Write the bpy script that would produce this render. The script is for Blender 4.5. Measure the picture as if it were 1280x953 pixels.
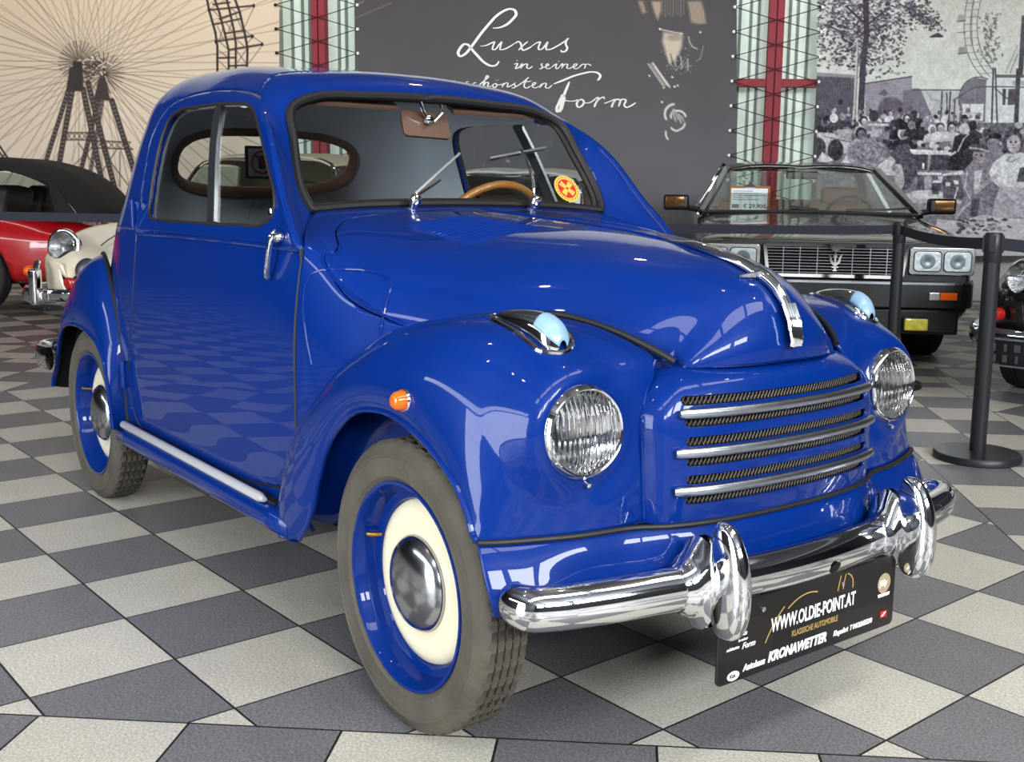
import bpy, bmesh, math, random
import numpy as np
from mathutils import Vector, Matrix

for _o in list(bpy.data.objects): bpy.data.objects.remove(_o)
scene = bpy.context.scene
COL = scene.collection
RNG = random.Random(7)

# ------------------------------------------------------------------ camera
CAM_LOC = (1.78842, -1.63774, 1.04950)
CAM_ROT = (1.41299, -0.015500, 0.910885)
FPX = 1379.19
PPX, PPY = 52.048, -17.424
cd = bpy.data.cameras.new('camera'); cam = bpy.data.objects.new('camera', cd); COL.objects.link(cam)
cam.location = CAM_LOC; cam.rotation_euler = CAM_ROT
cd.sensor_fit = 'HORIZONTAL'; cd.sensor_width = 36.0
cd.lens = FPX * 36.0 / 1280
cd.shift_x = -PPX / 1280; cd.shift_y = PPY / 1280
cd.clip_start = 0.05; cd.clip_end = 200
scene.camera = cam

# ------------------------------------------------------------------ view and render look
scene.view_settings.view_transform = 'Standard'
scene.view_settings.look = 'None'
scene.view_settings.gamma = 1.0
scene.view_settings.use_curve_mapping = False
scene.view_settings.exposure = 0.25
scene.cycles.use_denoising = True
scene.cycles.max_bounces = 10
scene.cycles.diffuse_bounces = 4
scene.cycles.glossy_bounces = 5
scene.cycles.transmission_bounces = 8
scene.cycles.transparent_max_bounces = 16
scene.cycles.caustics_reflective = False
scene.cycles.caustics_refractive = False
scene.cycles.sample_clamp_indirect = 6.0

# ------------------------------------------------------------------ world: bright overcast daylight outside the hall
world = bpy.data.worlds.new('daylight'); scene.world = world; world.use_nodes = True
wn = world.node_tree.nodes; wl = world.node_tree.links
bg = wn['Background']; bg.inputs[0].default_value = (0.80, 0.90, 1.0, 1); bg.inputs[1].default_value = 1.6

def area(name, loc, direction, sx, sy, power, color=(1, 1, 1), spread=180):
    l = bpy.data.lights.new(name, 'AREA'); l.shape = 'RECTANGLE'; l.size = sx; l.size_y = sy
    l.energy = power; l.color = color; l.spread = math.radians(spread)
    o = bpy.data.objects.new(name, l); COL.objects.link(o); o.location = loc
    o.rotation_euler = Vector(direction).to_track_quat('-Z', 'Y').to_euler()
    return o
# daylight entering through the glazed front of the hall (behind and right of the camera)
area('window_daylight', (1.2, -7.55, 1.9), (0, 1, 0.0), 3.4, 3.4, 400, (0.90, 0.96, 1.0))
for _y in (-5.0, -1.8, 1.4): area('clerestory_daylight', (9.3, _y, 4.45), (-1, 0, -0.12), 2.5, 1.7, 430, (0.95, 0.98, 1.0))
area('ribbon_daylight', (-2.0, -7.55, 4.0), (0, 1, -0.15), 9.0, 0.5, 130, (0.93, 0.97, 1.0))
area('ceiling_fill', (3.2, -1.0, 5.75), (0, 0, -1), 1.2, 9.0, 260, (1.0, 0.98, 0.95))  # added overhead fill below the closed ceiling, no opening there
_w = area('print_fill', (-5.55, 4.05, 5.5), (-0.83, 0.56, -0.9), 13.0, 0.25, 110, (1.0, 0.96, 0.90), 130)  # added wash to brighten the prints, no lamp stands there
for (x, y) in ((-1.6, -1.2), (0.4, 0.9), (-3.2, 2.6), (1.9, 2.4), (-0.4, -3.0)):
    l = bpy.data.lights.new('ceiling_spot', 'POINT'); l.energy = 14; l.color = (1.0, 0.78, 0.5); l.shadow_soft_size = 0.07
    o = bpy.data.objects.new('ceiling_spot', l); COL.objects.link(o); o.location = (x, y, 5.2)

# ------------------------------------------------------------------ node helpers / materials
MATS = {}
def mat(name, color=(0.5, 0.5, 0.5), rough=0.5, metal=0.0, coat=0.0, spec=0.5, trans=0.0, ior=1.45, emit=None, estr=0.0,
        noise=None, bump=None, coat_rough=0.02, alpha=1.0, coat_ior=1.5):
    if name in MATS: return MATS[name]
    m = bpy.data.materials.new(name); m.use_nodes = True
    nt = m.node_tree; b = nt.nodes['Principled BSDF']
    b.inputs['Base Color'].default_value = (*color, 1); b.inputs['Roughness'].default_value = rough
    b.inputs['Metallic'].default_value = metal; b.inputs['Coat Weight'].default_value = coat
    b.inputs['Coat Roughness'].default_value = coat_rough; b.inputs['Coat IOR'].default_value = coat_ior
    b.inputs['Specular IOR Level'].default_value = spec; b.inputs['IOR'].default_value = ior
    b.inputs['Transmission Weight'].default_value = trans; b.inputs['Alpha'].default_value = alpha
    if emit: b.inputs['Emission Color'].default_value = (*emit, 1); b.inputs['Emission Strength'].default_value = estr
    tc = None
    if noise:                      # (scale, amount): small procedural variation of the colour
        tc = nt.nodes.new('ShaderNodeTexCoord'); n = nt.nodes.new('ShaderNodeTexNoise'); n.inputs['Scale'].default_value = noise[0]
        n.inputs['Detail'].default_value = 6
        mx = nt.nodes.new('ShaderNodeMix'); mx.data_type = 'RGBA'; a = noise[1]
        mx.inputs[6].default_value = (*[c * (1 - a) for c in color], 1); mx.inputs[7].default_value = (*[min(1, c * (1 + a)) for c in color], 1)
        nt.links.new(tc.outputs['Object'], n.inputs['Vector']); nt.links.new(n.outputs['Fac'], mx.inputs[0]); nt.links.new(mx.outputs[2], b.inputs['Base Color'])
    if bump:                       # (scale, strength)
        tc = tc or nt.nodes.new('ShaderNodeTexCoord'); n = nt.nodes.new('ShaderNodeTexNoise'); n.inputs['Scale'].default_value = bump[0]
        bp_ = nt.nodes.new('ShaderNodeBump'); bp_.inputs['Strength'].default_value = bump[1]; bp_.inputs['Distance'].default_value = 0.004
        nt.links.new(tc.outputs['Object'], n.inputs['Vector']); nt.links.new(n.outputs['Fac'], bp_.inputs['Height']); nt.links.new(bp_.outputs['Normal'], b.inputs['Normal'])
    MATS[name] = m; return m
def glassmat(name, tint=(0.9, 0.93, 0.93), refl=1.0, clear=0.93):
    if name in MATS: return MATS[name]
    m = bpy.data.materials.new(name); m.use_nodes = True; nt = m.node_tree; nt.nodes.clear()
    out = nt.nodes.new('ShaderNodeOutputMaterial'); mix = nt.nodes.new('ShaderNodeMixShader')
    tr = nt.nodes.new('ShaderNodeBsdfTransparent'); tr.inputs[0].default_value = (*[t * clear for t in tint], 1)
    gl = nt.nodes.new('ShaderNodeBsdfGlossy'); gl.inputs['Roughness'].default_value = 0.01; gl.inputs['Color'].default_value = (refl, refl, refl, 1)
    # Schlick reflectance from the angle to the pane, the same from either side
    ge = nt.nodes.new('ShaderNodeNewGeometry'); dt = nt.nodes.new('ShaderNodeVectorMath'); dt.operation = 'DOT_PRODUCT'
    nt.links.new(ge.outputs['Normal'], dt.inputs[0]); nt.links.new(ge.outputs['Incoming'], dt.inputs[1])
    def mn(op, x, y=None):
        n = nt.nodes.new('ShaderNodeMath'); n.operation = op
        for i, q in enumerate((x, y)):
            if q is None: continue
            if isinstance(q, (int, float)): n.inputs[i].default_value = q
            else: nt.links.new(q, n.inputs[i])
        return n.outputs[0]
    fac = mn('ADD', 0.05, mn('MULTIPLY', 0.95, mn('POWER', mn('SUBTRACT', 1.0, mn('ABSOLUTE', dt.outputs['Value'])), 5.0)))
    nt.links.new(fac, mix.inputs[0]); nt.links.new(tr.outputs[0], mix.inputs[1]); nt.links.new(gl.outputs[0], mix.inputs[2]); nt.links.new(mix.outputs[0], out.inputs[0])
    MATS[name] = m; return m
def lin(r, g, b):
    f = lambda c: (c / 255 / 12.92) if c / 255 <= 0.04045 else ((c / 255 + 0.055) / 1.055) ** 2.4
    return (f(r), f(g), f(b))

PAINT = mat('blue_car_paint', lin(0, 39, 115), 0.4, 0.0, 1.0, 0.1, coat_rough=0.012, coat_ior=1.3)
PAINT_IN = mat('blue_inner_paint', lin(8, 30, 105), 0.5, noise=(60, 0.5))
CHROME = mat('chrome', (0.82, 0.83, 0.85), 0.06, 1.0)
BRUSHED = mat('aluminium', lin(185, 190, 198), 0.28, 1.0)
RUBBER = mat('black_rubber', lin(22, 22, 23), 0.55)
TYRE = mat('tyre_rubber', lin(82, 77, 68), 0.8, noise=(9, 0.55), bump=(90, 0.5))
CREAM = mat('cream_enamel', lin(236, 226, 196), 0.35, coat=0.4, noise=(9, 0.06))
DARK = mat('dark_void', lin(10, 10, 11), 0.8)
BROWN = mat('brown_trim', lin(126, 80, 54), 0.5, noise=(20, 0.25))
HEADLINER = mat('grey_headliner', lin(214, 220, 230), 0.9, noise=(5, 0.12))
LEATHER_DK = mat('dark_leather', lin(50, 42, 38), 0.5)
AMBER = mat('amber_lens', lin(235, 100, 15), 0.15, coat=0.6, noise=(80, 0.2))
GLASS = glassmat('window_glass')
BLACKPLASTIC = mat('black_plastic', lin(20, 20, 22), 0.4)
WHITE = mat('white_print', lin(240, 240, 238), 0.6)

# ------------------------------------------------------------------ mesh helpers
class M:
    def __init__(s): s.v = []; s.f = []
    def add(s, v, f):
        o = len(s.v); s.v += [tuple(map(float, p)) for p in v]; s.f += [tuple(i + o for i in q) for q in f]; return s
    def join(s, m): return s.add(m.v, m.f)
    def arr(s): return np.array(s.v, float).reshape(-1, 3)
    def map(s, fn): s.v = [tuple(map(float, fn(p))) for p in s.v]; return s
    def copy(s): r = M(); r.v = list(s.v); r.f = list(s.f); return r
def mirror(m, both=False):
    r = M(); r.v = [(p[0], -p[1], p[2]) for p in m.v]; r.f = [tuple(reversed(q)) for q in m.f]
    return m.copy().join(r) if both else r
def xf(m, loc=(0, 0, 0), rot=(0, 0, 0), scale=(1, 1, 1)):
    from mathutils import Euler
    mt = Matrix.LocRotScale(Vector(loc), Euler(rot), Vector(scale)); r = M(); r.v = [tuple(mt @ Vector(p)) for p in m.v]; r.f = list(m.f); return r

def crv(P, k, closed=False):
    """Catmull-Rom (chord length) through the points, k samples per segment."""
    P = np.array(P, float)
    if closed: P = np.vstack([P[-1], P, P[0], P[1]])
    d = np.maximum(np.linalg.norm(np.diff(P, axis=0), axis=1), 1e-5) ** 0.75
    n = len(P); T = np.zeros_like(P)
    for i in range(1, n - 1):
        a, b = d[i - 1], d[i]
        T[i] = ((P[i] - P[i - 1]) / a * b + (P[i + 1] - P[i]) / b * a) / (a + b)
    if n > 2:
        T[0] = 2 * (P[1] - P[0]) / d[0] - T[1]; T[-1] = 2 * (P[-1] - P[-2]) / d[-1] - T[-2]
    else: T[0] = T[1] = (P[1] - P[0]) / d[0]
    out = []
    rng = range(1, n - 2) if closed else range(n - 1)
    for i in rng:
        for j in range(k):
            t = j / k; h = d[i]
            out.append((2*t**3 - 3*t*t + 1) * P[i] + (t**3 - 2*t*t + t) * h * T[i] + (-2*t**3 + 3*t*t) * P[i+1] + (t**3 - t*t) * h * T[i+1])
    if not closed: out.append(P[-1])
    return np.array(out)
def grid(P, cu=False, cv=False):
    P = np.array(P, float); a, b = P.shape[:2]; m = M(); fs = []
    for i in range(a if cu else a - 1):
        for j in range(b if cv else b - 1):
            i2, j2 = (i + 1) % a, (j + 1) % b
            fs.append((i*b + j, i2*b + j, i2*b + j2, i*b + j2))
    return m.add(P.reshape(-1, 3), fs)
def loftP(C, ku, kv):
    rows = np.array([crv(r, kv) for r in C]); cols = np.array([crv(rows[:, j], ku) for j in range(rows.shape[1])])
    return cols.transpose(1, 0, 2)
def loft(C, ku=6, kv=6): return grid(loftP(C, ku, kv))
def clip(m, fn):
    """keep the part of m where fn(points) >= 0, cut exactly along the zero line"""
    if not m.f: return m
    V = m.arr(); val = np.asarray(fn(V), float); r = M(); idx = {}; out = []
    def vid(i):
        k = ('v', i)
        if k not in idx: idx[k] = len(r.v); r.v.append(tuple(V[i]))
        return idx[k]
    def eid(i, j):
        k = (min(i, j), max(i, j))
        if k not in idx:
            a, b = k; t = val[a] / (val[a] - val[b]); idx[k] = len(r.v); r.v.append(tuple(V[a] + t * (V[b] - V[a])))
        return idx[k]
    for q in m.f:
        s = [val[i] >= 0 for i in q]
        if all(s): out.append(tuple(vid(i) for i in q)); continue
        if not any(s): continue
        p = []
        for a in range(len(q)):
            i, j = q[a], q[(a + 1) % len(q)]
            if val[i] >= 0: p.append(vid(i))
            if (val[i] >= 0) != (val[j] >= 0): p.append(eid(i, j))
        p2 = [p[a] for a in range(len(p)) if p[a] != p[a - 1]]
        if len(p2) >= 3: out.append(tuple(p2))
    r.f = out; return r
def sdpoly(P2, poly):
    """signed distance to closed 2d polygon, positive inside"""
    P2 = np.array(P2, float); poly = np.array(poly, float); n = len(poly); D = np.full(len(P2), 1e9); ins = np.zeros(len(P2), bool)
    for i in range(n):
        a = poly[i]; b = poly[(i + 1) % n]; ab = b - a; L = max(ab @ ab, 1e-12)
        t = np.clip(((P2 - a) @ ab) / L, 0, 1); D = np.minimum(D, np.linalg.norm(P2 - a - t[:, None] * ab, axis=1))
        c = ((a[1] > P2[:, 1]) != (b[1] > P2[:, 1]))
        if a[1] != b[1]: ins ^= c & (P2[:, 0] < (b[0] - a[0]) * (P2[:, 1] - a[1]) / (b[1] - a[1]) + a[0])
    return np.where(ins, D, -D)
def frames(path, closed=False, up=None):
    P = np.array(path, float); n = len(P)
    T = (np.roll(P, -1, 0) - np.roll(P, 1, 0)) if closed else np.gradient(P, axis=0)
    T /= np.maximum(np.linalg.norm(T, axis=1)[:, None], 1e-9)
    N = np.zeros_like(P); ref = np.array(up if up is not None else (0, 0, 1.0))
    if up is None and abs(T[0] @ ref) > 0.9: ref = np.array((0, 1.0, 0))
    prev = None
    for i in range(n):
        v = ref if (up is not None or prev is None) else prev
        v = v - (v @ T[i]) * T[i]; l = np.linalg.norm(v)
        if l < 1e-6: v = prev if prev is not None else np.array((1.0, 0, 0)); l = np.linalg.norm(v)
        N[i] = v / l; prev = N[i]
    return P, T, N, np.cross(T, N)
def sweep(path, prof, closed=False, up=None, scale=None, cap=True):
    """prof: closed list of (n, b) offsets"""
    P, T, N, B = frames(path, closed, up); k = len(prof); R = []
    for i in range(len(P)):
        s = 1.0 if scale is None else scale[i]
        R.append([P[i] + s * (a * N[i] + b * B[i]) for a, b in prof])
    m = grid(np.array(R), cu=closed, cv=True)
    if cap and not closed: m.f.append(tuple(range(k))); m.f.append(tuple(reversed(range((len(P) - 1) * k, len(P) * k))))
    return m
def tube(path, r, seg=8, closed=False, scale=None, flat=1.0, up=None, cap=True):
    return sweep(path, [(r * math.cos(2*math.pi*i/seg), flat * r * math.sin(2*math.pi*i/seg)) for i in range(seg)], closed, up, scale, cap)
def revolve(prof, o=(0, 0, 0), axis=(0, 0, 1), seg=48):
    """prof: list of (radius, along axis)"""
    ax = Vector(axis).normalized(); q = Vector((0, 0, 1)).rotation_difference(ax); o = Vector(o); R = []
    for r, h in prof:
        R.append([tuple(o + q @ Vector((r * math.cos(2*math.pi*i/seg), r * math.sin(2*math.pi*i/seg), h))) for i in range(seg)])
    m = grid(np.array(R), cv=True)
    if prof[0][0] > 1e-6: m.f.append(tuple(range(seg)))
    if prof[-1][0] > 1e-6: m.f.append(tuple(reversed(range((len(prof)-1)*seg, len(prof)*seg))))
    return m
def box(c, s, bev=0.0, rot=(0, 0, 0), seg=2):
    bm = bmesh.new(); bmesh.ops.create_cube(bm, size=1.0)
    for v in bm.verts: v.co = Vector((v.co.x * s[0], v.co.y * s[1], v.co.z * s[2]))
    if bev > 0: bmesh.ops.bevel(bm, geom=list(bm.edges), offset=bev, segments=seg, affect='EDGES', profile=0.7)
    m = M(); bm.verts.index_update(); m.add([v.co[:] for v in bm.verts], [[v.index for v in f.verts] for f in bm.faces]); bm.free()
    return xf(m, c, rot)
def rrect(w, h, r, k=5):
    """rounded rectangle outline centred at 0"""
    out = []
    for cx, cy, a0 in ((w/2-r, h/2-r, 0), (-w/2+r, h/2-r, 90), (-w/2+r, -h/2+r, 180), (w/2-r, -h/2+r, 270)):
        for i in range(k + 1):
            a = math.radians(a0 + 90 * i / k); out.append((cx + r * math.cos(a), cy + r * math.sin(a)))
    return out
def prism(poly, o, ux, uy, depth):
    """extrude 2d polygon laid out on axes ux, uy from o by depth along ux x uy"""
    ux, uy, o = Vector(ux), Vector(uy), Vector(o); n = ux.cross(uy).normalized(); k = len(poly)
    a = [o + ux * p[0] + uy * p[1] for p in poly]; b = [p + n * depth for p in a]; m = M()
    m.add([p[:] for p in a + b], [tuple(reversed(range(k))), tuple(range(k, 2*k))] + [(i, (i+1) % k, k + (i+1) % k, k + i) for i in range(k)])
    return m
def inward(m, t, toward=None):
    """offset a surface along its vertex normals; sign chosen to move toward the point"""
    V = m.arr(); N = np.zeros_like(V)
    for q in m.f:
        a, b, c = V[q[0]], V[q[1]], V[q[2]]; n = np.cross(b - a, c - a)
        if len(q) > 3: n = n + np.cross(c - a, V[q[3]] - a)
        for i in q: N[i] += n
    N /= np.maximum(np.linalg.norm(N, axis=1)[:, None], 1e-12)
    if toward is not None:
        d = np.array(toward) - V; s = np.sign(np.sum(np.sum(d * N, 1))); N *= s
    r = m.copy(); r.v = [tuple(p) for p in V + t * N]; return r

def obj(name, m, material, parent=None, smooth=40, solid=0.0, soff=-1, bevel=0.0, sub=0, weld=True, recalc=True):
    me = bpy.data.meshes.new(name); me.from_pydata(m.v, [], m.f); me.update()
    if recalc or weld:
        bm = bmesh.new(); bm.from_mesh(me)
        if weld: bmesh.ops.remove_doubles(bm, verts=bm.verts, dist=1e-5)
        if recalc: bmesh.ops.recalc_face_normals(bm, faces=bm.faces)
        bm.to_mesh(me); bm.free()
    o = bpy.data.objects.new(name, me); COL.objects.link(o)
    for mm in (material if isinstance(material, (list, tuple)) else [material]): me.materials.append(mm)
    if smooth:
        me.shade_smooth()
        if smooth < 180: me.set_sharp_from_angle(angle=math.radians(smooth))
    if sub: md = o.modifiers.new('sub', 'SUBSURF'); md.levels = sub; md.render_levels = sub
    if solid: md = o.modifiers.new('solid', 'SOLIDIFY'); md.thickness = solid; md.offset = soff
    if bevel: md = o.modifiers.new('bevel', 'BEVEL'); md.width = bevel; md.segments = 2; md.limit_method = 'ANGLE'
    if parent is not None: o.parent = parent
    return o
def tag(o, label, cat, group=None):
    o['label'] = label; o['category'] = cat
    if group: o['group'] = group
    return o
def thing(name, label, cat, loc=(0, 0, 0), rz=0.0, group=None):
    e = bpy.data.objects.new(name, None); COL.objects.link(e); e.location = loc; e.rotation_euler = (0, 0, rz); e.empty_display_size = 0.2
    return tag(e, label, cat, group)
def struct(o, label=None):
    o['kind'] = 'structure'
    if label: o['label'] = label
    return o
def text_mesh(s, size, o, ux, uy, depth=0.0006, shear=0.0, sx=1.0, off=0.0, align='LEFT'):
    """lettering as a thin mesh lying on axes ux (reading direction) and uy (up)"""
    cu = bpy.data.curves.new('lettering', 'FONT'); cu.body = s; cu.size = size; cu.shear = shear; cu.extrude = depth; cu.offset = off; cu.align_x = align; cu.resolution_u = 3
    t = bpy.data.objects.new('lettering', cu); COL.objects.link(t)
    dg = bpy.context.evaluated_depsgraph_get(); me = bpy.data.meshes.new_from_object(t.evaluated_get(dg))
    ux, uy, o = Vector(ux).normalized(), Vector(uy).normalized(), Vector(o); n = ux.cross(uy)
    m = M(); m.add([(o + ux * (v.co.x * sx) + uy * v.co.y + n * v.co.z)[:] for v in me.vertices], [tuple(p.vertices) for p in me.polygons])
    bpy.data.objects.remove(t); bpy.data.curves.remove(cu); bpy.data.meshes.remove(me)
    return m

# photo pixel -> point on a vertical plane or the floor (used to lay out the flat wall prints)
_R = np.array(cam.rotation_euler.to_matrix())
def ray(u, v): return _R @ np.array([(u - 640 - PPX) / FPX, -(v - 476.5 - PPY) / FPX, -1.0])
# ================================================================== THE HALL
WALL_O = np.array(CAM_LOC) + 11.3 * np.array((-0.78853, 0.61499, 0)); WALL_O[2] = 0
_t = 4.7 * np.array((0.61499, 0.78853, 0)) - 0.34 * np.array((-0.78853, 0.61499, 0)); WT = _t / np.linalg.norm(_t)   # along the wall, to the right
WN = np.array((WT[1], -WT[0], 0.0))                                                                       # out of the wall, towards the cars
def wall_sz(u, v):
    d = ray(u, v); C = np.array(CAM_LOC); t = ((WALL_O - C) @ WN) / (d @ WN); p = C + t * d
    return (p - WALL_O) @ WT, p[2]
def wp(s, z, off=0.0): return WALL_O + WT * s + WN * off + np.array((0, 0, z))

def math_node(nt, op, a, b=None, c=None):
    n = nt.nodes.new('ShaderNodeMath'); n.operation = op
    for i, x in enumerate((a, b, c)):
        if x is None: continue
        if isinstance(x, (int, float)): n.inputs[i].default_value = x
        else: nt.links.new(x, n.inputs[i])
    return n.outputs[0]
def floor_material():
    m = bpy.data.materials.new('tile_floor'); m.use_nodes = True; nt = m.node_tree; b = nt.nodes['Principled BSDF']
    tc = nt.nodes.new('ShaderNodeTexCoord'); sp = nt.nodes.new('ShaderNodeSeparateXYZ'); nt.links.new(tc.outputs['Object'], sp.inputs[0])
    X, Y = sp.outputs[0], sp.outputs[1]
    mn = lambda op, a, b=None, c=None: math_node(nt, op, a, b, c)
    def axis(cx, cy, c0): return mn('ADD', mn('ADD', mn('MULTIPLY', X, cx), mn('MULTIPLY', Y, cy)), c0)
    th = 1.6232367; S = 0.30708; ox, oy = -1.49326, -0.90898
    c, s = math.cos(th), math.sin(th)
    i = axis(c / S, s / S, -(ox * c + oy * s) / S); j = axis(s / S, -c / S, -(ox * s - oy * c) / S)
    a = math.radians(48.2); c, s = math.cos(a), math.sin(a)
    u = axis(c, s, 0.0); v = axis(-s, c, 0.0)
    PER = 4.996; BW = 2 * S
    def band(x, start): return mn('LESS_THAN', mn('FLOORED_MODULO', mn('SUBTRACT', x, start), PER), BW)
    bu = band(u, 1.18); bv = band(v, -0.435 - BW)
    # tile coordinates of the three lattices
    p_ = mn('DIVIDE', mn('SUBTRACT', u, 0.047), S); q_ = mn('DIVIDE', mn('SUBTRACT', v, -0.435), S)
    r_ = mn('DIVIDE', mn('SUBTRACT', u, 1.18), S); t_ = mn('DIVIDE', mn('SUBTRACT', v, 1.029), S)
    def mixv(f, A, B): return mn('ADD', mn('MULTIPLY', A, mn('SUBTRACT', 1.0, f)), mn('MULTIPLY', B, f))
    A1 = mixv(bv, mixv(bu, i, r_), p_); B1 = mixv(bv, mixv(bu, j, t_), q_)
    par = mn('FLOORED_MODULO', mn('ADD', mn('FLOOR', A1), mn('FLOOR', B1)), 2.0)
    fa = mn('FRACT', A1); fb = mn('FRACT', B1)
    ed = mn('MINIMUM', mn('MINIMUM', fa, mn('SUBTRACT', 1.0, fa)), mn('MINIMUM', fb, mn('SUBTRACT', 1.0, fb)))
    def bedge(x, start):
        k = mn('FLOORED_MODULO', mn('SUBTRACT', x, start), PER); k1 = mn('ABSOLUTE', k); k2 = mn('ABSOLUTE', mn('SUBTRACT', k, BW)); k3 = mn('SUBTRACT', PER, k)
        return mn('DIVIDE', mn('MINIMUM', mn('MINIMUM', k1, k2), k3), S)
    be = mn('MINIMUM', bedge(u, 1.18), bedge(v, -0.435 - BW))
    joint = mn('LESS_THAN', mn('MINIMUM', ed, be), 0.0085)
    # per tile tint
    wn_ = nt.nodes.new('ShaderNodeTexWhiteNoise'); cb = nt.nodes.new('ShaderNodeCombineXYZ')
    nt.links.new(mn('FLOOR', A1), cb.inputs[0]); nt.links.new(mn('FLOOR', B1), cb.inputs[1]); nt.links.new(cb.outputs[0], wn_.inputs['Vector'])
    n1 = nt.nodes.new('ShaderNodeTexNoise'); n1.inputs['Scale'].default_value = 170; n1.inputs['Detail'].default_value = 4; n1.inputs['Roughness'].default_value = .8; nt.links.new(tc.outputs['Object'], n1.inputs['Vector'])
    n2 = nt.nodes.new('ShaderNodeTexNoise'); n2.inputs['Scale'].default_value = 9; n2.inputs['Detail'].default_value = 5; nt.links.new(tc.outputs['Object'], n2.inputs['Vector'])
    def mixc(f, A, B):
        x = nt.nodes.new('ShaderNodeMix'); x.data_type = 'RGBA'
        if isinstance(f, (int, float)): x.inputs[0].default_value = f
        else: nt.links.new(f, x.inputs[0])
        for k, cc in ((6, A), (7, B)):
            if isinstance(cc, tuple): x.inputs[k].default_value = (*cc, 1)
            else: nt.links.new(cc, x.inputs[k])
        return x.outputs[2]
    rmp = mn('MULTIPLY_ADD', n1.outputs['Fac'], 2.6, -0.8)
    lc = mixc(rmp, lin(140, 136, 126), lin(228, 223, 211)); dc = mixc(rmp, lin(60, 60, 64), lin(146, 145, 148))
    tile = mixc(par, dc, lc)
    val = mn('ADD', 0.82, mn('ADD', mn('MULTIPLY', wn_.outputs['Value'], 0.12), mn('MULTIPLY', n2.outputs['Fac'], 0.22)))
    hs = nt.nodes.new('ShaderNodeHueSaturation'); nt.links.new(tile, hs.inputs['Color']); nt.links.new(val, hs.inputs['Value'])
    col = mixc(joint, hs.outputs[0], lin(38, 37, 37))
    nt.links.new(col, b.inputs['Base Color']); b.inputs['Roughness'].default_value = 0.42; b.inputs['Specular IOR Level'].default_value = 0.35
    bp_ = nt.nodes.new('ShaderNodeBump'); bp_.inputs['Strength'].default_value = 0.5; bp_.inputs['Distance'].default_value = 0.002
    h = mn('ADD', mn('MULTIPLY', n1.outputs['Fac'], 0.15), mn('MULTIPLY', mn('SUBTRACT', 1.0, joint), 1.0)); nt.links.new(h, bp_.inputs['Height']); nt.links.new(bp_.outputs[0], b.inputs['Normal'])
    return m
XMIN, XMAX, YMIN, YMAX, HC = -16.0, 9.6, -7.8, 14.0, 5.8
fl = M(); fl.add([(XMIN, YMIN, 0), (XMAX, YMIN, 0), (XMAX, YMAX, 0), (XMIN, YMAX, 0)], [(0, 1, 2, 3)])
struct(obj('floor', fl, floor_material(), smooth=0))
WALLW = mat('grey_wall', lin(120, 121, 124), 0.8, noise=(2, 0.05))
CEIL = mat('ceiling_steel', lin(112, 114, 120), 0.7)
ce = M(); ce.add([(XMIN, YMIN, HC), (XMAX, YMIN, HC), (XMAX, YMAX, HC), (XMIN, YMAX, HC)], [(3, 2, 1, 0)])
struct(obj('ceiling', ce, CEIL, smooth=0))
# side walls; the two street fronts are glazed
def wallq(name, a, b, z0, z1, m=WALLW):
    w = M(); w.add([(a[0], a[1], z0), (b[0], b[1], z0), (b[0], b[1], z1), (a[0], a[1], z1)], [(0, 1, 2, 3)]); return struct(obj(name, w, m, smooth=0))
DARKW = mat('dark_wall', lin(58, 60, 66), 0.8)  # plain dark grey of the outer walls
wallq('wall_left', (XMIN, YMIN), (XMIN, YMAX), 0, HC, DARKW)
# the south front: solid with one wide opening and a ribbon of panes
sf = M()
def quadS(x0, x1, z0, z1): sf.join(box(((x0+x1)/2, YMIN, (z0+z1)/2), (x1-x0, 0.25, z1-z0)))
quadS(XMIN, -6.6, 0, HC); quadS(-6.6, -0.5, 0, 3.7); quadS(2.9, XMAX, 0, 3.7); quadS(2.6, XMAX, 3.7, HC); quadS(-6.6, 2.6, 4.3, HC); quadS(-0.5, 2.9, 3.6, 3.75)
struct(obj('wall_south', sf, DARKW, smooth=0))
FRAME = mat('dark_frame', lin(35, 36, 38), 0.5)
w1 = M()
for x in (-0.5, 0.35, 1.2, 2.05, 2.9): w1.join(box((x, YMIN + .16, 1.8), (0.07, 0.07, 3.6)))
for z in (0.05, 2.3, 3.55): w1.join(box((1.2, YMIN + .16, z), (3.4, 0.07, 0.08)))
for k in range(11): w1.join(box((-6.6 + k * 0.92, YMIN + .16, 4.0), (0.10, 0.07, 0.6)))
struct(obj('window_1', w1, FRAME, smooth=0))
# the east front: solid below, three high windows
ef = M(); ef.join(box((XMAX, (YMIN+YMAX)/2, 1.8), (0.25, YMAX-YMIN, 3.6))); ef.join(box((XMAX, (YMIN+YMAX)/2, (5.3+HC)/2), (0.25, YMAX-YMIN, HC-5.3)))
for a, b in ((YMIN, -6.25), (-3.75, -3.05), (-.55, .15), (2.65, YMAX)): ef.join(box((XMAX, (a + b) / 2, 4.45), (0.25, b - a, 1.7)))
struct(obj('wall_east', ef, DARKW, smooth=0))
w2 = M()
for y in (-5.0, -1.8, 1.4):
    for dy in (-1.22, -.42, .42, 1.22): w2.join(box((XMAX - .16, y + dy, 4.45), (0.08, 0.06, 1.7)))
    for z in (3.64, 5.26): w2.join(box((XMAX - .16, y, z), (0.08, 2.5, 0.07)))
struct(obj('window_2', w2, FRAME, smooth=0))
# steel trusses under the ceiling
tr = M()
for k in range(7):
    y = -6.5 + k * 2.6; tr.join(box((-3.2, y, HC - 0.28), (25.4, 0.16, 0.3)))
struct(obj('trim_1', tr, CEIL, smooth=0))
wallq('wall_north', (XMIN, YMAX), (XMAX, YMAX), 0, HC, DARKW)
# ================================================================== THE BLUE CAR
CAR = thing('vintage_car', 'bright blue two-door vintage small car with chrome bumper, large in the foreground', 'car', (0, 0, 0))
K = 7
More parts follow.
